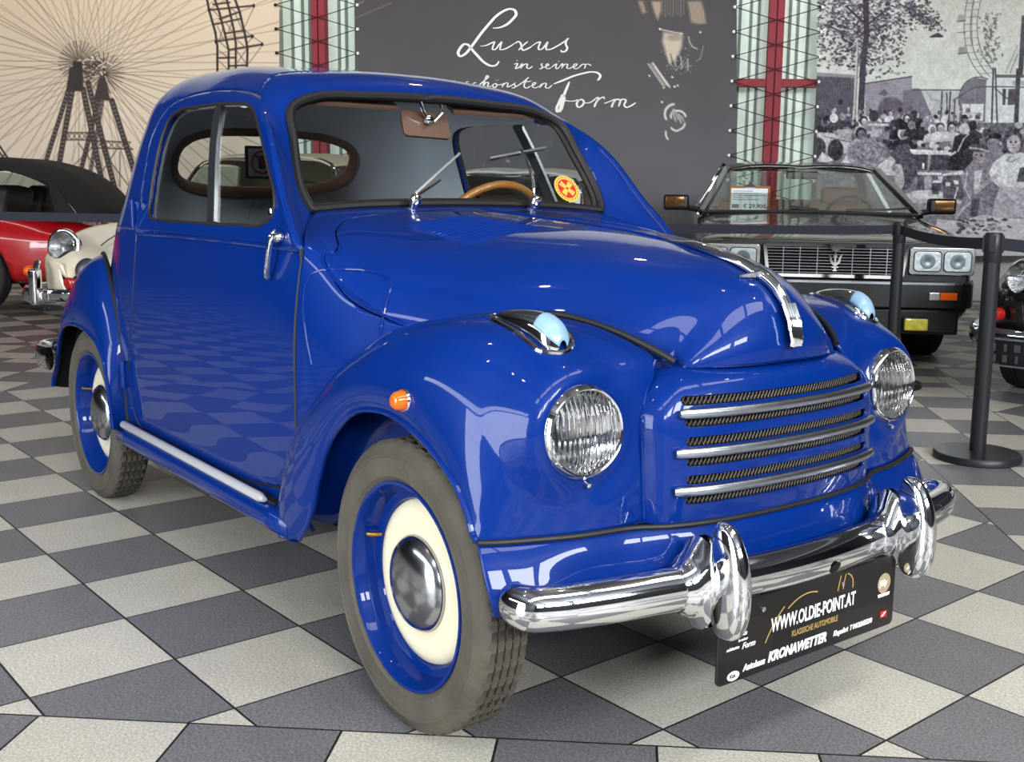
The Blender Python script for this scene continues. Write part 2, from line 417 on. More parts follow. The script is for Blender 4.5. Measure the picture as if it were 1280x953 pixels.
# ---- cabin shell: columns run from roof centre down to the belt, stations run from windscreen edge to the middle of the tail
S0 = [(-.872,0,1.297), (-.872,.20,1.292), (-.868,.35,1.280), (-.848,.427,1.246), (-.798,.448,1.170), (-.712,.466,1.035), (-.688,.456,.998), (-.484,.570,.918)]
S1 = [(-.908,0,1.332), (-.910,.20,1.327), (-.912,.37,1.311), (-.878,.467,1.258), (-.768,.499,1.165), (-.657,.522,1.030), (-.622,.526,.988), (-.485,.575,.918)]
S2 = [(-1.04,0,1.374), (-1.04,.20,1.367), (-1.02,.40,1.338), (-.880,.492,1.254), (-.738,.530,1.165), (-.603,.562,1.025), (-.555,.571,.983), (-.487,.580,.918)]
S3 = [(-1.25,0,1.398), (-1.25,.21,1.392), (-1.24,.39,1.370), (-1.22,.475,1.305), (-1.18,.517,1.215), (-1.13,.556,1.07), (-1.12,.572,.995), (-1.12,.592,.92)]
side = [(0,1.413), (.22,1.406), (.395,1.373), (.474,1.306), (.512,1.215), (.553,1.07), (.570,.995), (.590,.92)]
rear = [(0,1.413), (.15,1.398), (.27,1.345), (.345,1.268), (.40,1.18), (.475,1.06), (.525,.99), (.575,.92)]
XB = -1.63
def fan(side, rear, ang, n=2.5):
    out = []
    for (ys, zs), (rr, zr) in zip(side, rear):
        c, s = math.cos(ang), math.sin(ang); f = (abs(c) ** n + abs(s) ** n) ** (-1 / n)
        w = s * s; out.append((XB - f * s * rr, f * c * ys, zs * (1 - w) + zr * w))
    return out
angs = [math.radians(a) for a in (0, 14, 30, 45, 60, 75, 90)]
upper = [S0, S1, S2, S3, [(-1.45, y, z) for y, z in side]] + [fan(side, rear, a) for a in angs]
UPa = loft(upper[:3], K, K); UPb = loft(upper[2:], 16, 12); UP = loft(upper, K, K)
# ---- lower tub: belt to sill
lside = [(.590,.92), (.6005,.75), (.6039,.55), (.600,.40), (.592,.31), (.570,.265)]
lrear = [(.575,.92), (.73,.72), (.83,.52), (.86,.40), (.87,.32), (.85,.27)]
def st(x, ws, k=1.0): return [(x, w * k, z) for (w, z) in ws]
lower = [[(-.484,.570,.918), (-.482,.5945,.75), (-.482,.598,.55), (-.482,.594,.40), (-.482,.586,.31), (-.482,.565,.265)],
         [(-.60,.5835,.9195), (-.60,.5967,.75), (-.60,.6000,.55), (-.60,.5962,.40), (-.60,.588,.31), (-.60,.567,.265)],
         [(-.82,.589,.92)] + st(-.82, lside[1:], .9985), st(-1.12, lside, 1.0), st(-1.45, lside, 1.0)] + [fan(lside, lrear, a) for a in angs]
LO = loft(lower, 12, 10)
# ---- cowl and bonnet surface
HC_ = [
 [(-.705,0,1.010), (-.703,.18,1.008), (-.700,.34,1.003), (-.688,.435,.996), (-.59,.515,.955), (-.484,.570,.918), (-.482,.588,.82), (-.482,.596,.70), (-.482,.598,.52), (-.482,.586,.31)],
 [(-.58,0,.999), (-.58,.18,.992), (-.575,.34,.977), (-.56,.440,.961), (-.50,.515,.936), (-.43,.553,.890), (-.43,.578,.80), (-.43,.586,.69), (-.43,.586,.52), (-.43,.56,.30)],
 [(-.42,0,.990), (-.42,.17,.979), (-.415,.32,.952), (-.405,.425,.922), (-.375,.495,.881), (-.345,.532,.830), (-.345,.556,.75), (-.345,.564,.65), (-.345,.562,.50), (-.345,.54,.32)],
 [(-.20,0,.976), (-.20,.16,.965), (-.20,.30,.932), (-.20,.39,.889), (-.20,.440,.849), (-.20,.474,.798), (-.20,.492,.73), (-.20,.495,.64), (-.2,.485,.52), (-.2,.46,.36)],
 [(0,0,.960), (0,.14,.949), (0,.26,.914), (0,.34,.867), (0,.383,.826), (0,.41,.781), (0,.424,.72), (0,.425,.63), (0,.42,.54), (0,.41,.42)],
 [(.16,0,.936), (.16,.115,.926), (.16,.21,.893), (.16,.272,.847), (.16,.308,.807), (.16,.33,.767), (.16,.342,.71), (.16,.345,.64), (.16,.345,.55), (.16,.34,.45)],
 [(.28,0,.909), (.28,.085,.900), (.28,.155,.871), (.28,.208,.829), (.28,.240,.789), (.277,.257,.748), (.27,.266,.70), (.27,.27,.63), (.27,.27,.55), (.27,.27,.47)],
 [(.365,0,.870), (.362,.065,.862), (.352,.125,.838), (.338,.175,.800), (.328,.205,.766), (.313,.224,.73), (.303,.236,.69), (.30,.24,.62), (.3,.24,.55), (.3,.24,.47)],
 [(.412,0,.802), (.409,.06,.797), (.398,.12,.783), (.376,.175,.761), (.358,.208,.742), (.335,.226,.715), (.32,.238,.68), (.315,.24,.62), (.315,.24,.55), (.315,.24,.47)],
 [(.416,0,.735), (.413,.06,.734), (.402,.12,.733), (.380,.175,.731), (.360,.210,.728), (.335,.226,.70), (.32,.238,.67), (.315,.24,.61), (.315,.24,.54), (.315,.24,.47)]]
HO = loft(HC_, 8, 8)
# ---- outlines in side view (x, z)
door_pts = [(-.475,.918), (-.455,.80), (-.45,.60), (-.470,.45), (-.52,.375), (-.63,.345), (-.80,.325), (-.98,.308), (-1.236,.292), (-1.47,.288), (-1.57,.297), (-1.645,.335),
            (-1.690,.44), (-1.662,.54), (-1.618,.66), (-1.592,.81), (-1.582,.907), (-1.594,.98), (-1.616,1.08), (-1.628,1.18), (-1.60,1.245), (-1.53,1.288), (-1.42,1.305), (-1.25,1.310), (-1.10,1.303), (-.96,1.284), (-.85,1.25), (-.70,1.16), (-.56,1.04), (-.49,.96)]
DOOR = crv(door_pts, 4, True)[:, :2] if False else np.array(crv([(a, b, 0) for a, b in door_pts], 4, True))[:, :2]
win_pts = [(-.648,1.015), (-.650,.985), (-.675,.968), (-.85,.957), (-1.13,.953), (-1.40,.953), (-1.48,.956), (-1.512,.975), (-1.524,1.03), (-1.534,1.12), (-1.535,1.20), (-1.515,1.242), (-1.46,1.262), (-1.32,1.267), (-1.05,1.262), (-.94,1.252), (-.88,1.228), (-.812,1.18), (-.72,1.095)]
WIN = np.array(crv([(a, b, 0) for a, b in win_pts], 4, True))[:, :2]
xz = lambda V: V[:, [0, 2]]
near_side = lambda V: V[:, 1] > 0.30
def f_out_door(V): return np.where((V[:, 1] > 0.2), -sdpoly(xz(V), DOOR) - 0.003, 1.0)
def f_in_door(V): return np.where((V[:, 1] > 0.2), sdpoly(xz(V), DOOR) - 0.003, -1.0)
def f_out_win(V): return -sdpoly(xz(V), WIN)
RWY, RWZ, RWW, RWH = 0.0, 1.135, 0.335, 0.105
RW = np.array([(RWW * np.sign(math.cos(a)) * abs(math.cos(a)) ** 0.62, RWZ + RWH * np.sign(math.sin(a)) * abs(math.sin(a)) ** 0.75) for a in np.linspace(0, 2*math.pi, 48, endpoint=False)])
def f_out_rw(V): return np.where(V[:, 0] < -1.75, -sdpoly(V[:, [1, 2]], RW), 1.0)
def f_wheelhole(V): return np.maximum(np.hypot(V[:, 0] + 2.0, V[:, 2] - .30) - 0.33, V[:, 0] + 1.752)
def f_fronthole(V): return np.where(V[:, 1] > .30, np.maximum(np.hypot(V[:, 0], V[:, 2] - .29) - 0.335, -1), 1.0)
sh_up = clip(clip(UPb, f_out_door), f_out_rw).join(UPa)
sh_lo = clip(clip(LO, f_out_door), f_wheelhole)
# bonnet seam, laid out on the surface: x along the car, c = column from the centre line
_nr = (len(HC_) - 1) * 8 + 1; _nc = (len(HC_[0]) - 1) * 8 + 1
HOc = np.tile(np.arange(_nc) / 8.0, _nr); HOV = HO.arr()
hood_poly = [(-.187, .545), (-.40, .508), (-.436, .488), (-.444, .460), (-.438, .42), (-.46, .38), (-.54, .33), (-.61, .26), (-.635, .0), (-.64, -.2), (.7, -.2), (.7, .70), (-.187, .70)]
hood_poly = [(a, b) for a, b in hood_poly]
HOsd = sdpoly(np.stack([HOV[:, 0], HOc * .1], 1), hood_poly)
hood = clip(clip(HO, lambda V: HOsd - .002), lambda V: V[:, 2] - np.interp(V[:, 0], [-.3, -.19, 0, .15, .25, .30, .36, .42], [.74, .74, .77, .78, .76, .74, .726, .726]))
cowl = clip(HO, lambda V: -HOsd - .002)
inner = clip(clip(HO, lambda V: np.interp(V[:, 0], [-.3, -.19, 0, .15, .25, .30, .36, .42], [.76, .76, .79, .80, .78, .76, .735, .735]) - V[:, 2]), lambda V: V[:, 0] + .187)
shell = sh_up.copy().join(sh_lo).join(cowl)
obj('body_shell', mirror(shell, True), PAINT, CAR, smooth=60, solid=0.010)
obj('bonnet', mirror(hood, True), PAINT, CAR, smooth=60, solid=0.006)
obj('inner_wing', mirror(clip(inner, f_fronthole) if False else inner, True), PAINT_IN, CAR, smooth=60, solid=0.006)

def on_side(x, z, surf=None):
    """y of the body side at (x, z)"""
    best = None
    for S_ in ((UPb, LO) if surf is None else (surf,)):
        V = S_.arr(); V = V[V[:, 1] > 0.25]; d = np.hypot(V[:, 0] - x, V[:, 2] - z); i = np.argsort(d)[:4]; w = 1 / (d[i] + 1e-4)
        c = (d[i[0]], float((V[i, 1] * w).sum() / w.sum()))
        if best is None or c[0] < best[0]: best = c
    return best[1]
def ring_path(poly, lo=None, off=0.0, step=1):
    return [(x, on_side(x, z) + off, z) for x, z in poly[::step]]

def rot_yz(sgn):  # helper to place a right or left copy of a half mesh
    return (lambda m: m.copy()) if sgn > 0 else (lambda m: mirror(m))
door_surf = clip(UPb, f_in_door).join(clip(LO, f_in_door)); door_panel = clip(door_surf, f_out_win)
glass_surf = inward(clip(clip(UPb, f_in_door), lambda V: sdpoly(xz(V), WIN) + 0.004), 0.012, (-1.2, 0, 1.0))
for sgn, side_name in ((-1, 'right'), (1, 'left')):
    R_ = rot_yz(sgn)
    d = obj('door', R_(door_panel), PAINT, CAR, smooth=60, solid=0.014)
    wr = tube(ring_path(WIN, off=-0.002), 0.0045, 8, True); obj('window_seal', R_(wr), mat('brown_seal', lin(38, 30, 26), 0.5), d)
    obj('window_pane', R_(glass_surf), GLASS, d, smooth=60)
    # upright division bar of the sliding glass
    pb = [(-1.022 - (z - .955) * .43, on_side(-1.022 - (z - .955) * .43, z) - .008, z) for z in np.linspace(.952, 1.264, 7)]
    obj('window_division_bar', R_(sweep(pb, [(.022, .004), (-.022, .004), (-.022, -.006), (.022, -.006)], up=(1, 0, 0))), BRUSHED, d, smooth=20)
    # belt bead
    bead = [(x, on_side(x, z) + .001, z) for x, z in ((-.49,.914), (-.60,.914), (-.70,.915), (-.9,.915), (-1.122,.914), (-1.35,.911), (-1.50,.908), (-1.578,.907))]
    obj('belt_moulding', R_(tube(crv(bead, 6), 0.006, 8, flat=1.2)), PAINT, d)
    # rubber in the door gap (front edge, bottom and rear edge)
    gap = [(-.485, on_side(-.487, z) - .002, z) for z in np.linspace(.915, .42, 20)] + [(x, on_side(x, z) - .004, z) for x, z in DOOR[16:64]]
    obj('door_gap_seal', R_(tube(gap, 0.0048, 6)), RUBBER, CAR)
    # handle: rosette and lever pointing down
    h = M(); yb = on_side(-.578, .937)
    h.join(revolve([(0.0, 0), (.013, 0), (.014, .006), (.010, .016), (0, .018)], (-.578, yb, .937), (0, 1, 0), 16))
    lever = crv([(-.577, yb + .014, .954), (-.578, yb + .024, .937), (-.582, yb + .028, .91), (-.592, yb + .028, .88), (-.606, yb + .024, .852), (-.612, yb + .020, .842)], 5)
    h.join(tube(lever, 0.0075, 8, scale=np.interp(np.linspace(0, 1, len(lever)), [0, .1, .5, .9, 1], [.5, 1.0, .9, 1.1, .6]), flat=0.7))
    obj('door_handle', R_(h), CHROME, d)
    # winder knob seen through the glass, hinges on the rear edge
    kn = revolve([(0, 0), (.012, .002), (.014, .012), (.009, .02), (.006, .03)], (-.705, .545, 1.003), (0, -0.2, -1), 14)
    obj('window_knob', R_(kn), CHROME, d)
    for hx, hz in ((-1.700, .47), (-1.612, .965)):
        hg = box((hx, on_side(hx, hz) + .004, hz), (.034, .024, .075), .006); hg.join(revolve([(0, -.042), (.008, -.042), (.008, .042), (0, .042)], (hx + .012, on_side(hx, hz) + .014, hz), (0, 0, 1), 10))
        obj('hinge', R_(hg), PAINT, d)
    # vent flap outline on the cowl side
    fp = [(-.425,.665), (-.450,.855), (-.440,.866), (-.285,.860), (-.272,.850), (-.248,.735)]
    fl3 = []
    for x, z in crv([(a, b, 0) for a, b in fp], 6)[:, :2]: fl3.append((x, on_side(x, z, HO) + .0005, z))
    obj('vent_flap', R_(tube(fl3, 0.0028, 6)), PAINT, CAR)
# bonnet seam lines
def on_hood(x, c):
    d = np.hypot(HOV[:, 0] - x, (HOc - c) * .1); i = np.argsort(d)[:4]; w = 1 / (d[i] + 1e-4); return tuple((HOV[i] * w[:, None]).sum(0) / w.sum())
sl = crv([on_hood(a, b * 10) for a, b in hood_poly[:6]], 5)
for sgn in (-1, 1): obj('bonnet_seam', rot_yz(sgn)(tube(sl, 0.0032, 6)), PAINT, CAR)
# louvres pressed into both sides of the bonnet in front of the screen
lvs = {-1: M(), 1: M()}
def hood_z(x, y): d = np.hypot(HOV[:, 0] - x, HOV[:, 1] - y) + np.where(HOc > 5, 1, 0); i = np.argsort(d)[:4]; w = 1 / (d[i] + 1e-4) ** 2; return float((HOV[i, 2] * w).sum() / w.sum())
for k in range(13):
    x = -.205 - k * .021; pts = np.array(crv([(x - .02 * t, y, hood_z(x - .02 * t, y) + .0005) for t, y in zip(np.linspace(0, 1, 5), np.linspace(.13, .315, 5))], 3))
    for sg in (-1, 1): lvs[sg].join(tube(pts * np.array((1, sg, 1)), .0052, 6, scale=np.interp(np.linspace(0, 1, len(pts)), [0, .15, .85, 1], [.2, 1, 1, .2])))
for sg in (-1, 1): obj('bonnet_louvres', lvs[sg], PAINT, CAR)
rg = tube([(x, 0, z + .0005) for x, z in ((-.62,1.001), (-.42,.990), (-.2,.976), (0,.960), (.1,.946), (.17,.934))], .004, 6)
obj('bonnet_ridge', rg, PAINT, CAR)

# ---- windscreen: flat raked pane, rubber surround
wsn = Vector((1, 0, .604)).normalized()
half_ws = crv(S0[:7], 8)
ws_out = [tuple(p) for p in half_ws] + [tuple(p) for p in crv([(-.688,.456,.998), (-.692,.42,1.001), (-.699,.34,1.007), (-.702,.18,1.013), (-.703,0,1.015)], 6)][1:]
loop = ws_out + [(p[0], -p[1], p[2]) for p in reversed(ws_out[1:-1])]
hw = np.array(ws_out); gm = grid(np.array([[(p[0] - .004, p[1] * t, p[2]) for t in np.linspace(-1, 1, 13)] for p in hw]))
wsg = obj('windscreen', gm, GLASS, CAR, smooth=180)
obj('windscreen_rubber', tube([(p[0] + .004, p[1], p[2]) for p in loop], 0.011, 8, True), RUBBER, CAR)
obj('windscreen_frame', tube([(p[0] - .012, p[1] * .975, (p[2] - 1.14) * .965 + 1.14) for p in loop], 0.009, 8, True), mat('brown_seal'), CAR)
# rear window
def tail_x(y, z):
    V = UP.arr(); V = V[V[:, 0] < -1.7]; d = np.hypot(V[:, 1] - abs(y), V[:, 2] - z); i = np.argsort(d)[:4]; w = 1 / (d[i] + 1e-4); return float((V[i, 0] * w).sum() / w.sum())
rwl = [(tail_x(y, z), y, z) for y, z in RW]
obj('rear_window_frame', tube([(p[0] + .022, p[1], p[2]) for p in rwl], .026, 10, True, flat=.6, up=None), BROWN, CAR)
rgm = M(); rgm.add([(tail_x(0, RWZ), 0, RWZ)] + rwl, [(0, i + 1, (i + 1) % len(rwl) + 1) for i in range(len(rwl))])
obj('rear_window_pane', rgm, GLASS, CAR, smooth=60)
# inner lining
ln = inward(clip(clip(UP, lambda V: np.minimum(-sdpoly(xz(V), WIN) - .004, -V[:, 0] - .95)), f_out_rw), 0.024, (-1.3, 0, 1.0))
obj('headliner', mirror(ln, True), HEADLINER, CAR, smooth=60)
ll = inward(clip(clip(LO, lambda V: V[:, 2] - .35), f_wheelhole), 0.03, (-1.3, 0, .6))
obj('side_trim', mirror(ll, True), mat('brown_card', lin(58, 46, 40), .8), CAR, smooth=60)
fp_ = box((-1.15, 0, .30), (1.6, 1.04, .04)); fp_.join(box((-2.1, 0, .62), (.5, .9, .04))); fp_.join(box((-1.87, 0, .46), (.04, 1.0, .34)))
obj('floor_pan', fp_, DARK, CAR, smooth=0)
obj('firewall', box((-.47, 0, .62), (.03, 1.10, .55)), DARK, CAR, smooth=0)
obj('underbody', box((-1.0, 0, .26), (2.4, .80, .05)), DARK, CAR, smooth=0)
# dashboard
obj('dashboard', loft([[(-.72,-.42,.93), (-.72,0,.945), (-.72,.42,.93)], [(-.765,-.43,.970), (-.775,0,.982), (-.765,.43,.970)], [(-.80,-.44,.95), (-.81,0,.955), (-.80,.44,.95)], [(-.79,-.46,.85), (-.80,0,.85), (-.79,.46,.85)]], 4, 6), PAINT, CAR, smooth=60, solid=.01)
# steering wheel
sc_ = Vector((-1.02, .285, .908)); sax = Vector((-.86, 0, .5)).normalized(); q_ = Vector((0, 0, 1)).rotation_difference(sax)
ring = [tuple(sc_ + q_ @ Vector((.185 * math.cos(a), .185 * math.sin(a), 0))) for a in np.linspace(0, 2*math.pi, 40, endpoint=False)]
sw = obj('steering_wheel', tube(ring, .012, 10, True), mat('honey_wood', lin(170, 110, 48), .3, coat=.6), CAR)
sp_ = M()
for a in (90, 210, 330): sp_.join(tube([tuple(sc_), tuple(sc_ + q_ @ Vector((.18 * math.cos(math.radians(a)), .18 * math.sin(math.radians(a)), 0)))], .006, 8))
sp_.join(revolve([(0, -.01), (.03, -.01), (.03, .01), (.02, .02), (0, .022)], sc_, sax, 16)); sp_.join(tube([tuple(sc_), tuple(sc_ - sax * .35)], .015, 10))
obj('spokes', sp_, CHROME, sw)
# two seats
for y in (-.27, .27):
    s_ = box((-1.28, y, .46), (.46, .42, .14), .05, seg=4); s_.join(box((-1.56, y, .70), (.12, .42, .46), .05, (0, -.22, 0), seg=4)); obj('seat', s_, LEATHER_DK, CAR, smooth=60)
# sun visor mirror and brackets behind the glass
mr = obj('interior_mirror', prism(rrect(.15, .074, .012), (-.902, .0, 1.228), (0, -1, .03), (-.35, 0, .94), .012), mat('brown_mirror', lin(120, 88, 72), .25, coat=.5), CAR, smooth=30, bevel=.002)
mk = tube([(-.894, .005, 1.240), (-.885, -.02, 1.265), (-.88, -.035, 1.295)], .006, 8); mk.join(revolve([(0, -.012), (.012, -.006), (.012, .006), (0, .012)], (-.889, .0, 1.240), (1, 0, 0), 12)); mk.join(tube([(-.893, 0.02, 1.236), (-.888, 0.045, 1.262), (-.882, .03, 1.295)], .004, 8))
obj('mirror_bracket', mk, CHROME, mr)
for sg in (-1, 1): obj('sun_visor', box((-.915, sg * .24, 1.277), (.05, .30, .014), .005, (0, .5, sg * -.06)), mat('brown_mirror'), CAR, smooth=30)
# wipers
def wsx(z, off=0.0): return -.709 - (z - 1.023) * .604 + off
for y0, (ya, za), (y1, z1), (y2, z2) in ((-.189, (-.075, 1.075), (-.16, 1.035), (.02, 1.145)), (.189, (.228, 1.163), (.115, 1.135), (.325, 1.172))):
    w = M(); w.join(revolve([(0, -.012), (.019, -.012), (.018, .002), (.011, .008), (.011, .022), (.016, .027), (.014, .040), (.008, .048), (0, .049)], (-.660, y0, .996), (.5, 0, .86), 14))
    pv = obj('wiper', w, CHROME, CAR)
    arm = [(-.655, y0, 1.03), (wsx(1.03, .045), y0 + (ya - y0) * .25, 1.03 + (za - 1.03) * .25), (wsx(za, .026), ya, za)]
    obj('wiper_arm', tube(crv(arm, 6), .0045, 8), CHROME, pv)
    bl = sweep([(wsx(z1, .014), y1, z1), (wsx(z2, .014), y2, z2)], [(.007, .003), (-.007, .003), (-.007, -.003), (.007, -.003)], up=(1, 0, .6))
    obj('wiper_blade', bl, BRUSHED, pv, smooth=0)
# round badge sticker on the inside of the screen and small badge on the bonnet
def disc_print(c, ux, uy, rings):
    pass
bu = Vector((0, 1, 0)); bv_ = Vector((-.604, 0, 1)).normalized(); bc = Vector((wsx(1.058, .003), .362, 1.058))
def circ(r, n=32): return [(r * math.cos(2*math.pi*i/n), r * math.sin(2*math.pi*i/n)) for i in range(n)]
stk = obj('sticker', prism(circ(.043), bc, bu, bv_, .0006), mat('sticker_gold', lin(214, 178, 74), .5), CAR, smooth=0); stk['label'] = 'round gold and red badge sticker'
obj('sticker_centre', prism(circ(.031), bc + wsn * .0008, bu, bv_, .0006), mat('sticker_red', lin(196, 34, 30), .5), stk, smooth=0)
cr = M()
for a in range(4):
    t = math.radians(45 + 90 * a); cr.join(prism([(.004*math.cos(t)-.006*math.sin(t), .004*math.sin(t)+.006*math.cos(t)), (.026*math.cos(t)-.009*math.sin(t), .026*math.sin(t)+.009*math.cos(t)), (.026*math.cos(t)+.009*math.sin(t), .026*math.sin(t)-.009*math.cos(t)), (.004*math.cos(t)+.006*math.sin(t), .004*math.sin(t)-.006*math.cos(t))], bc + wsn * .0016, bu, bv_, .0006))
obj('sticker_cross', cr, mat('sticker_gold'), stk, smooth=0)
bd = M();
for i in range(24):
    t = 2*math.pi*i/24; bd.join(prism([(.037*math.cos(t)+.0022*math.cos(a_), .037*math.sin(t)+.0022*math.sin(a_)) for a_ in (0, 1.57, 3.14, 4.71)], bc + wsn * .0008, bu, bv_, .0005))
obj('sticker_lettering_ring', bd, mat('sticker_dark', lin(90, 50, 30), .6), stk, smooth=0)
bb = obj('bonnet_badge', revolve([(0, .004), (.022, .003), (.026, 0), (.026, -.004)], (-.46, .19, hood_z(-.46, .19) + .001), (.06, .12, 1), 24), mat('badge_bronze', lin(176, 106, 70), .35, 0.6), CAR); bb.scale = (1, 1, 1)

# ---- front wings
FW = [
 [(-.600,.575,.245), (-.578,.602,.245), (-.545,.622,.250), (-.50,.633,.258), (-.455,.635,.268), (-.410,.630,.280)],
 [(-.585,.580,.340), (-.565,.604,.340), (-.525,.626,.345), (-.47,.637,.350), (-.40,.638,.356), (-.340,.632,.362)],
 [(-.545,.580,.440), (-.525,.604,.440), (-.480,.627,.440), (-.42,.638,.437), (-.36,.638,.433), (-.310,.632,.430)],
 [(-.480,.580,.535), (-.456,.604,.531), (-.410,.628,.523), (-.35,.638,.514), (-.305,.638,.508), (-.270,.632,.503)],
 [(-.390,.570,.620), (-.365,.599,.612), (-.325,.626,.600), (-.28,.638,.586), (-.237,.639,.576), (-.207,.632,.570)],
 [(-.280,.545,.700), (-.257,.586,.696), (-.228,.619,.680), (-.195,.637,.655), (-.160,.640,.632), (-.137,.632,.613)],
 [(-.150,.485,.770), (-.140,.535,.772), (-.120,.592,.752), (-.095,.629,.712), (-.070,.640,.668), (-.055,.632,.631)],
 [(.010,.405,.801), (.010,.480,.809), (.012,.562,.792), (.015,.617,.737), (.018,.637,.682), (.020,.632,.631)],
 [(.140,.338,.812), (.150,.440,.815), (.150,.538,.793), (.145,.600,.737), (.138,.628,.668), (.135,.629,.596)],
 [(.240,.292,.791), (.262,.390,.792), (.262,.495,.762), (.245,.570,.700), (.228,.613,.620), (.222,.624,.538)],
 [(.322,.258,.746), (.332,.360,.727), (.322,.460,.682), (.294,.548,.625), (.272,.600,.555), (.258,.621,.484)],
 [(.352,.312,.662), (.350,.380,.645), (.336,.462,.606), (.306,.547,.555), (.283,.600,.505), (.268,.621,.464)],
 [(.362,.318,.550), (.358,.385,.540), (.341,.462,.522), (.312,.544,.500), (.288,.600,.480), (.274,.621,.460)],
 [(.366,.314,.458), (.362,.385,.457), (.345,.462,.456), (.317,.541,.456), (.292,.600,.455), (.278,.622,.455)]]
FWm = loft(FW, 10, 10)
def lamp_bulge(p):
    r = math.hypot(p[1] - .440, p[2] - .636)
    if p[0] < .20 or r > .150: return p
    w = 1 if r < .088 else (0.5 + 0.5 * math.cos(math.pi * (r - .088) / .062)); xt = .339 - (p[2] - .636) * .05
    return (p[0] + (xt - p[0]) * w * (1 if xt > p[0] else .5), p[1], p[2])
FWm.map(lamp_bulge)
# inner side of the wing behind its lip, so it reads as sheet with depth
for sgn in (-1, 1):
    R_ = rot_yz(sgn)
    fw = obj('front_wing', R_(FWm), [PAINT, PAINT_IN], CAR, smooth=70, solid=0.012); fw.modifiers['solid'].material_offset = 1; fw.modifiers['solid'].material_offset_rim = 0
    lipp = crv([r[-1] for r in FW], 6); obj('wing_lip', R_(tube(lipp, .006, 8)), PAINT, fw)
    tp = crv([FW[6][0], FW[7][0], FW[8][0], FW[9][0], (.305,.262,.766), (.348,.234,.741)], 8)
    obj('wing_piping', R_(tube([(p[0], p[1], p[2] + .004) for p in tp], .0065, 8)), RUBBER, CAR)
    tb = crv([(.378,.30,.600)] and [r[0] for r in FW[10:]], 6); obj('grille_piping', R_(tube(tb, .003, 6)), PAINT, CAR)
    obj('indicator', R_(revolve([(0, .026), (.010, .025), (.016, .019), (.019, .008), (.019, 0)], (.058, .634, .668), (0, 1, .05), 20)), AMBER, CAR)
    obj('indicator_base', R_(revolve([(.0, .004), (.021, .004), (.023, 0), (.023, -.01)], (.058, .634, .668), (0, 1, .05), 20)), CHROME, CAR)
    # headlamp
    hc_ = (.323, .440, .636); hx = Vector((1, .05, .06)).normalized()
    hl = obj('headlamp', R_(revolve([(.074, .030), (.077, .032), (.083, .026), (.085, .014), (.084, 0), (.080, -.045)][::-1], hc_, hx, 56)), CHROME, CAR)
    obj('headlamp_seal', R_(revolve([(.084, .006), (.088, .004), (.089, -.002), (.088, -.03)], hc_, hx, 56)), RUBBER, hl)
    obj('reflector', R_(revolve([(.074, .026), (.062, -.005), (.045, -.03), (.025, -.043), (.004, -.048)], hc_, hx, 48)), mat('mirror_silver', (.92, .92, .90), .12, 1.0), hl)
    obj('bulb', R_(revolve([(0, -.01), (.006, -.012), (.008, -.02), (.008, -.045)], hc_, hx, 12)), AMBER, hl)
    lens = M(); n_ = 40; q2 = Vector((0, 0, 1)).rotation_difference(hx)
    rows = []
    for i in range(15):
        r = .0745 * i / 14; rows.append([tuple(Vector(hc_) + q2 @ Vector((r * math.cos(2*math.pi*j/n_), r * math.sin(2*math.pi*j/n_), .030 + .020 * (1 - (r / .0745) ** 2)))) for j in range(n_)])
    obj('headlamp_lens', R_(grid(np.array(rows), cv=True)), 'LENS', hl) if False else None
    LENS = MATS.get('fluted_lens')
    if LENS is None:
        LENS = mat('fluted_lens', (1, 1, 1), 0.03, trans=1.0, ior=1.45); nt = LENS.node_tree
        tc = nt.nodes.new('ShaderNodeTexCoord'); wv = nt.nodes.new('ShaderNodeTexWave'); wv.bands_direction = 'Y'; wv.inputs['Scale'].default_value = 34; wv.inputs['Distortion'].default_value = 3.5; wv.inputs['Detail Scale'].default_value = .6
        bp_ = nt.nodes.new('ShaderNodeBump'); bp_.inputs['Strength'].default_value = .8; bp_.inputs['Distance'].default_value = .004
        nt.links.new(tc.outputs['Object'], wv.inputs['Vector']); nt.links.new(wv.outputs['Fac'], bp_.inputs['Height']); nt.links.new(bp_.outputs[0], nt.nodes['Principled BSDF'].inputs['Normal'])
    obj('headlamp_lens', R_(grid(np.array(rows), cv=True)), LENS, hl, smooth=180)
    obj('lamp_screw', R_(revolve([(0, .03), (.005, .028), (.005, .0)], (.330, .438, .549), (1, 0, -.2), 10)), CHROME, hl)
    # teardrop side lamp on top of the wing
    FV = FWm.arr(); FV = FV[FV[:, 2] > .70]
    def wing_z(x, y): d = np.hypot(FV[:, 0] - x, FV[:, 1] - y); i = np.argsort(d)[:4]; w = 1 / (d[i] + 1e-4); return float((FV[i, 2] * w).sum() / w.sum())
    P0, P1 = np.array((.100, .462)), np.array((.276, .442)); tl = []; le = []
    def ctr(t): q = P0 + (P1 - P0) * t; return np.array((q[0], q[1], wing_z(*q) + .001))
    prof_ = ((0, .003, .003), (.08, .011, .010), (.25, .019, .019), (.45, .0245, .027), (.65, .028, .034), (.80, .0295, .038), (.90, .0285, .038), (.97, .022, .031), (1.02, .008, .016))
    for t, wd, ht in prof_:
        c = ctr(t); tl.append([c + np.array((0, wd * math.cos(a), ht * max(math.sin(a), -.3))) for a in np.linspace(0, 2*math.pi, 20, endpoint=False)])
    pl_ = grid(np.array([crv(np.array(tl)[:, j], 4) for j in range(20)]).transpose(1, 0, 2), cv=True)
    sl_ = obj('side_lamp', R_(pl_), CHROME, CAR, smooth=180)
    for t, wd, ht in ((.76, .0305, .0385), (.83, .0315, .041), (.91, .030, .0395), (.98, .023, .032), (1.03, .010, .018)):
        c = ctr(t); le.append([c + np.array((.001, wd * math.cos(a), ht * math.sin(a))) for a in np.linspace(.42, math.pi - .42, 14)])
